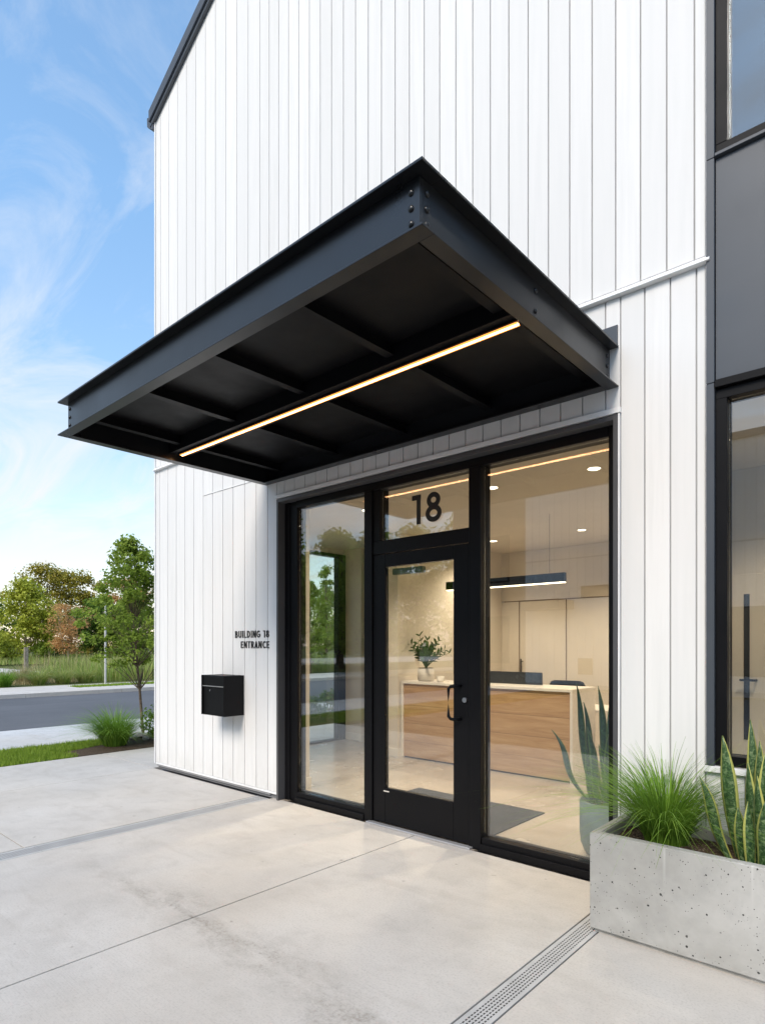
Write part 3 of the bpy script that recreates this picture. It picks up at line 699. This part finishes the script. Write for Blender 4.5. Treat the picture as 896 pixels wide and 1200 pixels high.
# ------------------------------------------------------------------ concrete planter outside
PX0, PX1, PY0, PY1, PH = -1.327, 1.25, -.615, -.105, .52
me = bpy.data.meshes.new('concrete_planter'); bm = bmesh.new()
def ring(x0, y0, x1, y1, z): return [bm.verts.new(c_) for c_ in ((x0, y0, z), (x1, y0, z), (x1, y1, z), (x0, y1, z))]
T = .05; rs = [ring(PX0 + .02, PY0 + .02, PX1 - .02, PY1 - .02, .0), ring(PX0 + .02, PY0 + .02, PX1 - .02, PY1 - .02, .018), ring(PX0, PY0, PX1, PY1, .0185), ring(PX0, PY0, PX1, PY1, PH), ring(PX0 + T, PY0 + T, PX1 - T, PY1 - T, PH), ring(PX0 + T, PY0 + T, PX1 - T, PY1 - T, PH - .2)]
bm.faces.new(rs[0][::-1]); bm.faces.new(rs[-1])
for a, c in zip(rs[:-1], rs[1:]):
    for k in range(4): bm.faces.new((a[k], a[(k + 1) % 4], c[(k + 1) % 4], c[k]))
bmesh.ops.recalc_face_normals(bm, faces=bm.faces)
bmesh.ops.bevel(bm, geom=[e for e in bm.edges if e.calc_face_angle(0) > 1 and max(v_.co.z for v_ in e.verts) > .0183], offset=.006, segments=3, affect='EDGES')
bm.to_mesh(me); bm.free(); me.materials.append(M['planter'])
po = bpy.data.objects.new('concrete_planter', me); SC.collection.objects.link(po)
tag(po, 'long low grey concrete planter box with small air holes beside the glass front', 'planter')
m = MB(); nx, ny = 60, 12
for i in range(nx + 1):
    for j in range(ny + 1): m.v.append((PX0 + T + .001 + (PX1 - PX0 - 2 * T - .002) * i / nx, PY0 + T + .001 + (PY1 - PY0 - 2 * T - .002) * j / ny, .462 + (rnd.uniform(-.012, .012) if 0 < j < ny else 0)))
for i in range(nx):
    for j in range(ny): a = i * (ny + 1) + j; m.f.append((a, a + ny + 1, a + ny + 2, a + 1))
m.build('soil', 'soil', po)
# fountain grass clump
gr = random.Random(21)
def clumppos(rad):
    def f(r):
        q_ = math.sqrt(r.random()) * rad; a = r.uniform(0, 2 * math.pi); out = a + r.gauss(0, .35)
        return math.cos(a) * q_, math.sin(a) * q_, 0, out, min(1.35, (.15 + q_ / rad * .95) * r.uniform(.45, 1.35))
    return f
def grass_clump(name, label, loc, n, h, w, rad, lean, mat, group=None, segs=6, droop=.25, seed=1, cat='ornamental grass'):
    o = blades(n, clumppos(rad), h, w, lean, random.Random(seed), segs, droop, mat, name, None, .3)
    o.location = loc; tag(o, label, cat, group); return o
gc = grass_clump('fountain_grass', 'fine green fountain grass clump spilling over the planter edge', (-1.03, -.345, .45), 1150, .50, .0058, .095, .95, 'blade_green', seed=4, segs=7, droop=.30)
sp = empty('variegated_snake_plant', 'yellow-edged snake plant standing in the concrete planter', 'snake plant', (-.60, -.36, .45))
SL = [(-.075, -.02, math.pi, .14, .63, .068, .15), (-.02, .08, math.pi * .7, .12, .70, .055, .5), (-.10, -.04, math.pi, .38, .44, .052, .35), (.0, -.06, -1.2, .04, .46, .06, -.3), (.06, .04, .3, .10, .80, .06, -.5),
      (.04, -.04, -.2, .16, .52, .06, .2), (.085, -.03, -.4, .22, .62, .065, -.3), (.03, -.13, -1.0, .10, .36, .06, .1), (-.01, -.12, 2.5, .06, .34, .055, .9), (.12, -.08, .2, .30, .5, .06, .6), (.10, .08, .6, .15, .66, .06, .3), (.02, .02, 1.5, .03, .56, .07, .8), (-.045, .03, 2.2, .05, .42, .06, -.6), (.16, .02, .3, .25, .72, .065, -.2), (.0, .06, 2.0, .08, .60, .06, .1), (-.05, -.07, 3.4, .10, .30, .05, .4), (.07, .0, 1.2, .05, .72, .06, .0), (.02, -.10, .2, .12, .50, .055, -.4), (-.03, .0, 2.6, .05, .50, .058, -.2), (.05, .10, .9, .12, .84, .055, .25), (.11, -.12, -.5, .18, .40, .05, .2)]
for bx_, by_, az, le, ln, w_, tw in SL: snake_leaf(sr, (bx_, by_, -.02), az, le, ln, w_ * .98, tw, 'snake_leaf', sp, .10)

# ------------------------------------------------------------------ steel canopy
CX0, CX1, CY, CZ0, CZ1 = -4.86, -1.405, -1.935, 3.068, 3.322
can = empty('entrance_canopy', 'black steel canopy with riveted channel beams over the entrance', 'canopy')
F_, Wt = .055, .010
def channel(name, kind):
    m = MB()
    if kind == 'front':
        m.box(CX0, CY, CZ1 - .012, CX1, CY + .13, CZ1); m.box(CX0, CY, CZ0, CX1, CY + .075, CZ0 + .010)
        m.box(CX0 + F_, CY + F_, CZ0 + .0101, CX1 - F_, CY + F_ + Wt, CZ1 - .0121)
    elif kind == 'right':
        m.box(CX1 - .13, CY + .1301, CZ1 - .0121, CX1, -.003, CZ1 - .0002); m.box(CX1 - .075, CY + .0751, CZ0 + .0001, CX1, -.003, CZ0 + .0101)
        m.box(CX1 - F_ - Wt, CY + F_ + Wt, CZ0 + .0102, CX1 - F_, -.003, CZ1 - .0122)
    elif kind == 'left':
        m.box(CX0, CY + .1301, CZ1 - .0121, CX0 + .13, -.003, CZ1 - .0002); m.box(CX0, CY + .0751, CZ0 + .0001, CX0 + .075, -.003, CZ0 + .0101)
        m.box(CX0 + F_, CY + F_ + Wt, CZ0 + .0102, CX0 + F_ + Wt, -.003, CZ1 - .0122)
    else:
        m.box(CX0 + .0751, -.08, CZ0 + .0002, CX1 - .0751, -.004, CZ0 + .0103); m.box(CX0 + F_ + Wt, -.018, CZ0 + .0104, CX1 - F_ - Wt, -.004, CZ1 - .02)
    return m.build(name, 'canopy_steel', can, bevel=.0015, segs=1)
for k in ('front', 'right', 'left', 'back'): channel('edge_beam', k)
MB().box(CX0 + F_ + Wt + .001, CY + F_ + Wt + .001, 3.232, CX1 - F_ - Wt - .001, -.019, 3.240).build('soffit_panel', 'soffit_panel', can)
MB().box(CX0 + .131, CY + .131, CZ1 - .010, CX1 - .131, -.004, CZ1 - .004).build('deck', 'canopy_steel', can)
for xr in (-4.62, -3.85, -3.08, -2.31, -1.60):
    for ya, yb in ((CY + .067, -1.075), (-.925, -.019)):
        m = MB(); m.box(xr - .028, ya, 3.160, xr + .028, yb, 3.167); m.box(xr - .004, ya, 3.1671, xr + .004, yb, 3.2315)
        m.build('rib', 'soffit_panel', can)
MB().box(CX0 + F_ + .012, -1.074, 3.122, CX1 - F_ - .012, -.926, 3.2315).build('centre_beam', 'soffit_panel', can, bevel=.002, segs=1)
def rivet(x, y, z, nrm):
    m = MB(); n_ = Vector(nrm); pts = [Vector((x, y, z)) + n_ * t for t in (0, .003, .0065, .009, .0098)]
    m.tube([tuple(p_) for p_ in pts], [.0135, .0132, .0105, .006, .001], 14); m.build('rivet', 'canopy_steel', can, smooth=True)
zs = (3.138, 3.198, 3.260)
for z in zs:
    rivet(CX1 - F_ - .042, CY + F_, z, (0, -1, 0)); rivet(CX1 - F_, CY + F_ + .045, z, (1, 0, 0))
    rivet(CX0 + F_ + .03, CY + F_, z, (0, -1, 0)); rivet(CX1 - F_, -.045, z, (1, 0, 0)); rivet(CX0 + F_, -.045, z, (-1, 0, 0)); rivet(CX0 + F_, CY + F_ + .045, z, (-1, 0, 0))
for z in (3.162, 3.264): rivet(CX1 - F_, -.953, z, (1, 0, 0)); rivet(CX0 + F_, -.953, z, (-1, 0, 0))
MB().box(CX1 - .10, -.012, CZ1 + .002, CX1 - .005, -.001, CZ1 + .125).build('wall_bracket', 'bay_metal', can, bevel=.001, segs=1)
ls = empty('led_light_strip', 'glowing warm linear light strip recessed under the canopy', 'light strip', (0, 0, 0))
MB().box(-4.72, -1.028, 3.108, -1.52, -.972, 3.1215).build('housing', 'black_metal', ls)
for y_ in (-1.018, -.9925): MB().box(-4.71, y_, 3.102, -1.53, y_ + .0105, 3.1078).build('diffuser_falloff', 'led_falloff', ls)  # dimmer orange strips imitate the glow falling off beside the bright core
MB().box(-4.71, -1.007, 3.1015, -1.53, -.993, 3.1078).build('diffuser', 'led_warm', ls)

# ------------------------------------------------------------------ mailbox, lettering
mb_ = empty('mailbox', 'black steel wall mailbox with a thin slot, mounted on white boards', 'mailbox', (-5.632, 0, .782))
m = MB(); W_, D_, H_ = .405, .245, .408
m.box(0, -D_, 0, .006, -.001, H_); m.box(W_ - .006, -D_, 0, W_, -.001, H_); m.box(.006, -D_ + .02, H_ - .006, W_ - .006, -.001, H_); m.box(.006, -D_ + .012, 0, W_ - .006, -.001, .006)
m.box(.006, -.01, .006, W_ - .006, -.001, H_ - .006); m.build('body', 'black_metal', mb_, bevel=.0015, segs=1)
MB().box(.008, -D_ + .022, .008, W_ - .008, -D_ + .032, .293).build('door', 'black_metal', mb_, bevel=.001, segs=1)
MB().box(.008, -D_ + .012, .302, W_ - .008, -D_ + .03, .400).build('flap', 'black_metal', mb_, bevel=.002, segs=1)
MB().box(.010, -D_ + .0105, .294, W_ - .010, -D_ + .028, .3005).build('slot_lip', 'sill_metal', mb_)
MB().tube([(.135, -D_ + .023, .252), (.135, -D_ + .014, .252)], .009, 16).build('lock', 'bright_metal', mb_)

def arc(cx, cz, rx, rz, a0, a1, n=14): return [(cx + rx * math.cos(R(a0 + (a1 - a0) * k / n)), cz + rz * math.sin(R(a0 + (a1 - a0) * k / n))) for k in range(n + 1)]
t2 = .085          # half stroke for a cap height of 1
GL = {  # strokes on the centre line, advance width
 'I': ([[(t2, 0), (t2, 1)]], .17), '1': ([[(.26, 0), (.26, 1 - t2 * .9)], [(.02, 1 - t2), (.345, 1 - t2)]], .345),
 'L': ([[(t2, 1), (t2, t2), (.44, t2)]], .44), 'T': ([[(0, 1 - t2), (.5, 1 - t2)], [(.25, 0), (.25, 1 - t2 * 2)]], .5),
 'E': ([[(.45, 1 - t2), (t2, 1 - t2), (t2, t2), (.45, t2)], [(t2 * 2, .5), (.41, .5)]], .45),
 'U': ([[(t2, 1)] + arc(.29, .29, .205, .205, 180, 360) + [(.495, 1)]], .58),
 'D': ([[(t2, 0), (t2, 1)], [(t2 * 2, 1 - t2)] + arc(.24, .5, .28, .415, 90, -90) + [(t2 * 2, t2)]], .61),
 'N': ([[(t2, 0), (t2, 1)], [(.515, 0), (.515, 1)], [(t2 * 1.6, .93), (.515 - t2 * .6, .07)]], .60),
 'G': ([arc(.36, .5, .275, .415, 48, 300) + [(.60, .22), (.60, .46), (.37, .46)]], .685),
 'C': ([arc(.36, .5, .275, .415, 50, 310)], .58),
 'R': ([[(t2, 0), (t2, 1)], [(t2 * 2, 1 - t2)] + arc(.26, .725, .17, .19, 90, -90) + [(t2 * 2, .535)], [(.27, .46), (.46, 0)]], .52),
 'A': ([[(.055, 0), (.29, .97)], [(.525, 0), (.30, .93)], [(.15, .25), (.43, .25)]], .58),
 'B': ([[(t2, 0), (t2, 1)], [(t2 * 2, 1 - t2)] + arc(.25, .725, .165, .19, 90, -90) + [(t2 * 2, .535)], [(.25, .51)] + arc(.26, .29, .195, .205, 90, -90) + [(t2 * 2, t2)]], .54),
 '8': ([arc(.29, .735, .165, .18, 0, 360, 28), arc(.29, .29, .205, .205, 0, 360, 28)], .58), ' ': ([], .22)}
def ribbon(mb, pts, half, y0, y1):
    closed = (Vector(pts[0]) - Vector(pts[-1])).length < 1e-5
    P_ = [Vector(p) for p in pts]; n = len(P_); Lf = []; Rt = []
    for k in range(n):
        a = P_[k - 1] if k else (P_[n - 2] if closed else None); c = P_[k + 1] if k < n - 1 else (P_[1] if closed else None)
        d1 = (P_[k] - a).normalized() if a is not None else None; d2 = (c - P_[k]).normalized() if c is not None else None
        d1 = d1 or d2; d2 = d2 or d1; n1_ = Vector((-d1.y, d1.x)); n2_ = Vector((-d2.y, d2.x)); m_ = (n1_ + n2_).normalized()
        q_ = half / max(.45, m_.dot(n1_)); Lf.append(P_[k] + m_ * q_); Rt.append(P_[k] - m_ * q_)
    i0 = len(mb.v)
    for k in range(n):
        for p, y in ((Lf[k], y0), (Rt[k], y0), (Rt[k], y1), (Lf[k], y1)): mb.v.append((p.x, y, p.y))
    for k in range(n - 1):
        a = i0 + 4 * k
        for e in range(4): mb.f.append((a + e, a + (e + 1) % 4, a + 4 + (e + 1) % 4, a + 4 + e))
    if not closed: mb.f.append((i0, i0 + 1, i0 + 2, i0 + 3)); e = i0 + 4 * (n - 1); mb.f.append((e + 3, e + 2, e + 1, e))
def lettering(body, h_, xr, z, y0, y1, parent, name, gap=.10, sx__=1.0, half=t2, mat='letter_black'):
    wid = sum(GL[ch][1] + gap for ch in body) - gap; x = xr - wid * h_ * sx__
    for ch in body:
        st_, w_ = GL[ch]
        if st_:
            mb = MB()
            for k, sk in enumerate(st_): ribbon(mb, [(x + a * h_ * sx__, z + b_ * h_) for a, b_ in sk], half * h_, y0 - .0002 * k, y1)
            mb.build(name, mat, parent)
        x += (w_ + gap) * h_ * sx__
sg = empty('wall_lettering', 'raised black words BUILDING 18 ENTRANCE on the white boards', 'sign')
lettering('BUILDING 18', .071, -4.812, 1.574, -.008, .002, sg, 'letter', .17, 1.20, .070)
lettering('ENTRANCE', .071, -4.812, 1.468, -.008, .002, sg, 'letter', .17, 1.20, .070)
hn = empty('house_number', 'large black number 18 on the transom glass above the door', 'sign')
lettering('18', .235, -2.815, 2.467, .1115, .1145, hn, 'digit', .16, 1.18)

# ------------------------------------------------------------------ trees
def make_tree(name, label, cat, loc, seed, H, crown0, rad, leaf, nleaf, mat, bark='bark', tr=.05, clumps=60, clump_r=None, lean=(0, 0), group=None, shape='egg', rz=0, stems=1):
    rg = random.Random(seed); nr = np.random.default_rng(seed)
    t = empty(name, label, cat, loc, group, rz)
    tk = MB(); tops = []
    for s_ in range(stems):
        sa = s_ * 2.1 + rg.random(); sp_ = (.0 if stems == 1 else .22)
        pts = []; rr = []
        for k in range(9):
            q_ = k / 8; z = H * .93 * q_
            pts.append((lean[0] * q_ + math.cos(sa) * sp_ * z * .8 + rg.gauss(0, .006) * H * q_, lean[1] * q_ + math.sin(sa) * sp_ * z * .8 + rg.gauss(0, .006) * H * q_, z)); rr.append(tr * (1 - q_ * .9) / (1 if stems == 1 else 1.4))
        tk.tube(pts, rr, 8); tops.append(pts)
    cen = []
    for k in range(clumps):
        q_ = rg.random() ** .9; z = crown0 + (H - crown0) * q_
        if shape == 'egg': env = rad * (math.sin(math.pi * min(1, (q_ * .86 + .14)) ** .75) ** .8)
        elif shape == 'round': env = rad * math.sqrt(max(.02, 1 - (2 * q_ - 1) ** 2))
        else: env = rad * (.35 + .65 * q_) * (1 - max(0, q_ - .8) * 2)
        a = rg.uniform(0, 2 * math.pi); r_ = env * math.sqrt(rg.random()) * rg.uniform(.75, 1.12)
        pp = tops[rg.randrange(stems)]; bi = max(1, min(7, int((z / H) * 8 * .82)))
        bx_, by_, bz_ = pp[bi]
        c_ = Vector((lean[0] * q_ + math.cos(a) * r_, lean[1] * q_ + math.sin(a) * r_, z)); b0 = Vector((bx_, by_, min(bz_, z * .93)))
        mid = b0.lerp(c_, .55) + Vector((0, 0, (c_ - b0).length * .05))
        w0 = tr * .30 * (1 - q_ * .6)
        tk.tube([tuple(b0), tuple(mid), tuple(c_)], [w0, w0 * .6, w0 * .15], 5, False); cen.append(c_)
    tk.build('trunk', bark, t)
    cr = clump_r or rad * .28
    C_ = np.array([tuple(c_) for c_ in cen]); idx = nr.integers(0, len(C_), nleaf); sz = nr.uniform(.55, 1.25, len(C_))
    off = nr.normal(0, 1, (nleaf, 3)); off /= np.linalg.norm(off, axis=1)[:, None]; off *= (nr.random(nleaf) ** .45)[:, None]
    P_ = C_[idx] + off * (cr * sz[idx])[:, None] * np.array([1, 1, .72])
    P_[:, 2] = np.maximum(P_[:, 2], crown0 * .8)
    nrm = off * .8 + nr.normal(0, .6, (nleaf, 3)) + np.array([0, 0, .5]); nrm /= np.linalg.norm(nrm, axis=1)[:, None]
    tv = np.cross(nrm, nr.normal(0, 1, (nleaf, 3))); tv /= np.linalg.norm(tv, axis=1)[:, None]; bv = np.cross(nrm, tv)
    s1 = (leaf * nr.uniform(.6, 1.25, nleaf))[:, None]; s2 = s1 * .62
    V = np.stack([P_ - tv * s1 * .5, P_ + bv * s2 * .5 + nrm * s1 * .08, P_ + tv * s1 * .5, P_ - bv * s2 * .5 + nrm * s1 * .08], axis=1).reshape(-1, 3)
    F = np.arange(nleaf * 4).reshape(-1, 4)
    arrays('crown', V, F, mat, t)
    return t
st1 = make_tree('street_tree', 'slim green street tree leaning beside the white building corner', 'tree', (-9.72, 1.2, 0), 36, 3.25, 1.15, .86, .064, 10500, 'leaf_green', tr=.026, clumps=150, clump_r=.155, lean=(-.20, -.14), group='young street trees')
c = copy_tree(st1); c.location = (-9.75, 6.6, 0); c.rotation_euler.z = 2; c.scale = (1.05, 1.05, 1.0); c['label'] = 'bright green street tree seen through the interior side window'
far = [
 ('broadleaf_tree', 'yellow-green leafy tree at far left beyond the road', (-61.6, 16.3), 41, 7.5, 1.2, 2.9, .30, 5200, 'leaf_yellowgreen', 'egg', 1, 90),
 ('broadleaf_tree', 'tall olive and gold tree rising behind the far row', (-78, 24.0), 42, 10.6, 3.0, 4.6, .34, 4200, 'leaf_olive', 'round', 1, 60),
 ('broadleaf_tree', 'golden olive tree right of the tallest crown', (-76, 27.5), 43, 10.0, 2.6, 3.6, .33, 3600, 'leaf_olive', 'round', 1, 55),
 ('bare_tree', 'rust coloured thinly leaved multi-stem tree across the road', (-55.5, 17.5), 44, 5.0, 1.1, 2.3, .16, 2600, 'leaf_rust', 'fan', 4, 70),
 ('broadleaf_tree', 'dense dark green round tree right of the rust coloured one', (-60, 22.2), 45, 5.9, .7, 2.6, .26, 5200, 'leaf_dark', 'round', 1, 70),
 ('broadleaf_tree', 'green round tree behind the lamp pole', (-57, 23.8), 46, 5.6, .7, 2.4, .26, 4600, 'leaf_green', 'round', 1, 60),
 ('broadleaf_tree', 'rusty brown crowned tree above the green row', (-72, 31.0), 47, 9.6, 3.5, 2.9, .30, 2600, 'leaf_rust', 'round', 1, 40),
 ('broadleaf_tree', 'dark tree standing behind the yellow-green one at far left', (-75, 15.5), 48, 7.0, 1.0, 4.0, .32, 4600, 'leaf_dark', 'round', 1, 60),
 ('broadleaf_tree', 'dark tree at the left edge behind the shrubs', (-66, 11.5), 49, 5.5, .8, 3.4, .32, 3600, 'leaf_dark', 'round', 1, 50),
 ('broadleaf_tree', 'mid green tree hidden partly by the street tree', (-50, 24.5), 50, 6.0, .9, 2.6, .26, 4200, 'leaf_green', 'egg', 1, 60),
 ('broadleaf_tree', 'light green tree far behind near the building corner', (-54, 29.0), 51, 6.6, 1.0, 2.6, .26, 4000, 'leaf_yellowgreen', 'egg', 1, 60),
 ('shrub', 'round yellow-green shrub at the left edge of the view', (-58, 12.6), 52, 2.6, .1, 2.2, .2, 3600, 'leaf_yellowgreen', 'round', 2, 60),
 ('shrub', 'low green shrub beneath the yellow-green tree', (-60, 18.2), 53, 2.0, .1, 2.3, .2, 3400, 'leaf_green', 'round', 2, 60),
 ('shrub', 'low dark shrub between the rust tree and the lamp pole', (-66, 25), 54, 2.0, .1, 2.8, .2, 3200, 'leaf_olive', 'round', 2, 60),
 ('broadleaf_tree', 'bright green tree seen through the side window at left', (-24.8, 18.2), 55, 4.9, .9, 1.25, .14, 4600, 'leaf_green', 'egg', 1, 60),
 ('broadleaf_tree', 'thin airy green tree seen through the side window at right', (-27.5, 21.9), 56, 6.4, 1.6, 1.3, .14, 1900, 'leaf_green', 'egg', 1, 34),
 ('broadleaf_tree', 'large green tree behind the others in the side window', (-50, 43), 57, 8.0, 1.2, 3.2, .26, 4200, 'leaf_green', 'egg', 1, 60),
]
for nm, lab, (x, y), sd_, H, c0, rd, lf, nl, mt, shp, stm, cl_ in far:
    make_tree(nm, lab, 'shrub' if nm == 'shrub' else 'tree', (x, y, -.15), sd_, H, c0, rd * 1.06, lf, int(nl * 1.7), mt, 'pale_bark' if mt in ('leaf_rust', 'leaf_yellowgreen') else 'bark', .045 * H ** .7 * .62, cl_, rd * .30, group=None, shape=shp, stems=stm)
# trees behind the viewpoint, reflected in the panes
rt = make_tree('broadleaf_tree', 'green tree across the car park mirrored in the left pane', 'tree', (-27, -17, -.15), 70, 9.0, 1.4, 3.4, .30, 5200, 'leaf_green', 'bark', .16, 70, 1.0, group='trees mirrored in the glass')
for k, (x, y, s_, rz) in enumerate([(-28, -23.5, .95, 1.4), (-33, -28, 1.1, 2.2), (-29, -27, 1.0, 3.3), (-36, -31, 1.2, .2), (-33, -23, 1.0, 1), (-23.5, -22, .9, 2), (-34, -15.5, 1.1, 3), (-20, -26, 1.05, 4), (-38, -24, 1.2, 5), (-27, -30, 1.1, .5), (-15.5, -27, .95, 2.5), (-40, -12, 1.1, 1.7), (-12, -32, 1.1, .9), (-30, -8, .8, 2.9)]):
    c = copy_tree(rt); c.location = (x, y, -.15); c.rotation_euler.z = rz; c.scale = (s_, s_, s_)

# tall grass, beds, hedge
def bedpos(x0, x1, y0, y1): return lambda r: (r.uniform(x0, x1), r.uniform(y0, y1), -.03, None, None)
tag(blades(2600, lambda r: (r.uniform(-23.2, -22.3), r.uniform(5.2, 8.6), 0, None, None), .06, .03, .6, random.Random(66), 1, name='verge_grass', mat='lawn_blade'), kind='stuff')
tag(blades(9000, bedpos(-31, -25.3, 7.2, 24), .95, .030, .5, random.Random(61), 3, name='tall_grass', mat='blade_meadow'), kind='stuff')
tag(blades(2600, bedpos(-34, -28, 7.2, 24), 1.1, .022, .4, random.Random(67), 3, name='dry_grass', mat='blade_tan'), kind='stuff')
tag(blades(16000, bedpos(-75, -52.5, 5, 40), .60, .06, .6, random.Random(62), 1, name='meadow_grass', mat='blade_meadow'), kind='stuff')
tag(blades(5000, bedpos(-34, -25.5, 1, 7.0), .25, .03, .6, random.Random(63), 1, name='ground_cover', mat='blade_tan'), kind='stuff')
k0 = None
CG = [(-25.3, 2.6, .55, 'ornamental grass clump at the left edge of the far bed'), (-25.1, 3.7, .62, 'dark green ornamental grass clump second from the left in the far bed'), (-26.8, 4.9, .70, 'tan ornamental grass clump in the middle of the far bed'),
      (-25.6, 5.05, .60, 'green ornamental grass clump beside the tan one in the far bed'), (-25.5, 5.9, .52, 'low bright grass clump next to the end of the far bed'), (-25.5, 6.75, .62, 'bright round grass clump at the right end of the far bed'), (-27.5, 3.0, .6, 'pale grass clump behind the left end of the far bed'), (-28, 6.4, .65, 'grass clump behind the right end of the far bed')]
for i, (x, y, h_, lab) in enumerate(CG):
    grass_clump('ornamental_grass', lab, (x, y, -.03), 420, h_ * 1.25, .022, .22, .9, ['blade_meadow', 'blade_green', 'blade_tan'][[0, 1, 2, 0, 0, 0, 2, 0][i]], 'grass clumps in the far bed', 3, .3, 80 + i)
grass_clump('fountain_grass', 'large round green grass clump in front of the leaning street tree', (-9.05, .42, 0), 1500, .60, .0085, .15, .95, 'blade_green', None, 5, .32, 91)
hb = make_tree('bush', 'small dark green bush by the white building corner', 'bush', (-8.95, 1.25, 0), 95, .52, .05, .42, .05, 3200, 'leaf_dark', 'bark', .02, 40, .15, shape='round', stems=3)
for i, (x, y) in enumerate([(-9.2, 4.1), (-9.0, 4.9), (-9.2, 5.8), (-9.1, 6.8), (-9.2, 8.0)]):
    c = copy_tree(hb); c.location = (x, y, 0); c.rotation_euler.z = i; c.scale = (1.15, 1.15, 1.0); tag(c, 'low green bush in the roadside bed, %s along the row behind the white corner' % ['nearest', 'second', 'third', 'fourth', 'farthest'][i], 'bush', 'low bushes in the roadside bed')
sr2 = random.Random(9); stn = None
SPT = [(-9.5, 1.0, .09), (-9.42, .88, .07), (-9.62, .92, .08), (-9.35, 1.1, .1), (-9.5, 1.3, .08), (-9.2, .98, .06), (-9.7, 1.12, .07)]
for i, (x, y, s_) in enumerate(SPT):
    me_ = None
    if stn is None:
        bm = bmesh.new(); bmesh.ops.create_icosphere(bm, subdivisions=2, radius=1)
        for v_ in bm.verts: v_.co *= 1 + sr2.uniform(-.14, .14); v_.co.z *= .65
        me_ = bpy.data.meshes.new('stone'); bm.to_mesh(me_); bm.free(); me_.materials.append(M['stone'])
        stn = bpy.data.objects.new('stone', me_); SC.collection.objects.link(stn); o = stn
    else: o = stn.copy(); SC.collection.objects.link(o)
    o.location = (x, y, s_ * .4); o.scale = (s_, s_ * .85, s_); o.rotation_euler.z = i * 1.3
    tag(o, ['grey stone right at the trunk of the leaning street tree', 'grey stone on the near side of the leaning tree trunk', 'grey stone on the lawn side of the leaning tree trunk', 'largest grey stone by the leaning street tree', 'grey stone behind the trunk of the leaning tree', 'smallest grey stone nearest the paving by the leaning tree', 'grey stone nearest the road beside the leaning tree'][i], 'stone', 'stones round the street tree')

# lamp pole and post across the road
lp = empty('lamp_pole', 'slim pale lamp pole on the far sidewalk', 'lamp pole', (-23.1, 6.5, 0))
MB().tube([(0, 0, 0), (0, 0, .03)], .09, 16).build('base_plate', 'pole_metal', lp)
MB().tube([(0, 0, .03), (0, 0, 2.3), (0, 0, 3.9)], [.040, .036, .014], 12).build('pole', 'pole_metal', lp)
m = MB(); m.box(-.09, -.09, -.15, .09, .09, 1.38); tag(m.build('wooden_post', 'weathered_wood', bevel=.02, loc=(-34.8, 7.6, 0)), 'weathered wooden post at the left beyond the far bed', 'post')

# ------------------------------------------------------------------ second building across the car park (mirrored in the glass)
ob = empty('opposite_building', 'white board-clad building mirrored in the right-hand panes', 'building', (-10.9, -16, 0))
m = MB(); q = 0
while q < 30: m.box(q + .006, -.02, .15, q + .28 - .006, 0, 4.45); m.box(q + .006, -.02, 4.5, q + .28 - .006, 0, 7.4); q += .28
m.build('front_wall', 'siding', ob)
MB().box(.01, -10, 0, 30, -.021, 7.38).build('wall_core', 'siding_backing', ob)
MB().box(-.1, -10.1, 7.405, 30.1, .08, 7.6).build('roof', 'roof_metal', ob)
for x0, z0, x1, z1 in ((2.0, .5, 2.5, 1.05), (2.1, 3.1, 3.6, 3.5), (6, .6, 9, 2.6), (12, .6, 15, 2.6)):
    f = MB().box(x0, -.015, z0, x1, .02, z1).build('window', 'black_metal', ob); MB().box(x0 + .05, .0205, z0 + .05, x1 - .05, .028, z1 - .05).build('pane', 'dark_glass', f)
MB().box(.0, .0005, 2.72, 1.85, 1.2, 3.02).build('awning', 'bay_metal', ob)
nb = empty('brown_building', 'plain brown block beside the mirrored white building', 'building', (-14.5, -16.6, 0))
m = MB(); m.box(0, -9, 0, 3.5, 0, 7.0); m.build('wall', 'wall_brown', nb); MB().box(-.06, -9.1, 7.001, 3.5, .06, 7.2).build('roof', 'roof_metal', nb)
for z0 in (.8, 3.9): f = MB().box(1.0, .001, z0, 2.6, .04, z0 + 1.8).build('window', 'black_metal', nb); MB().box(1.06, .0405, z0 + .06, 2.54, .045, z0 + 1.74).build('pane', 'dark_glass', f)
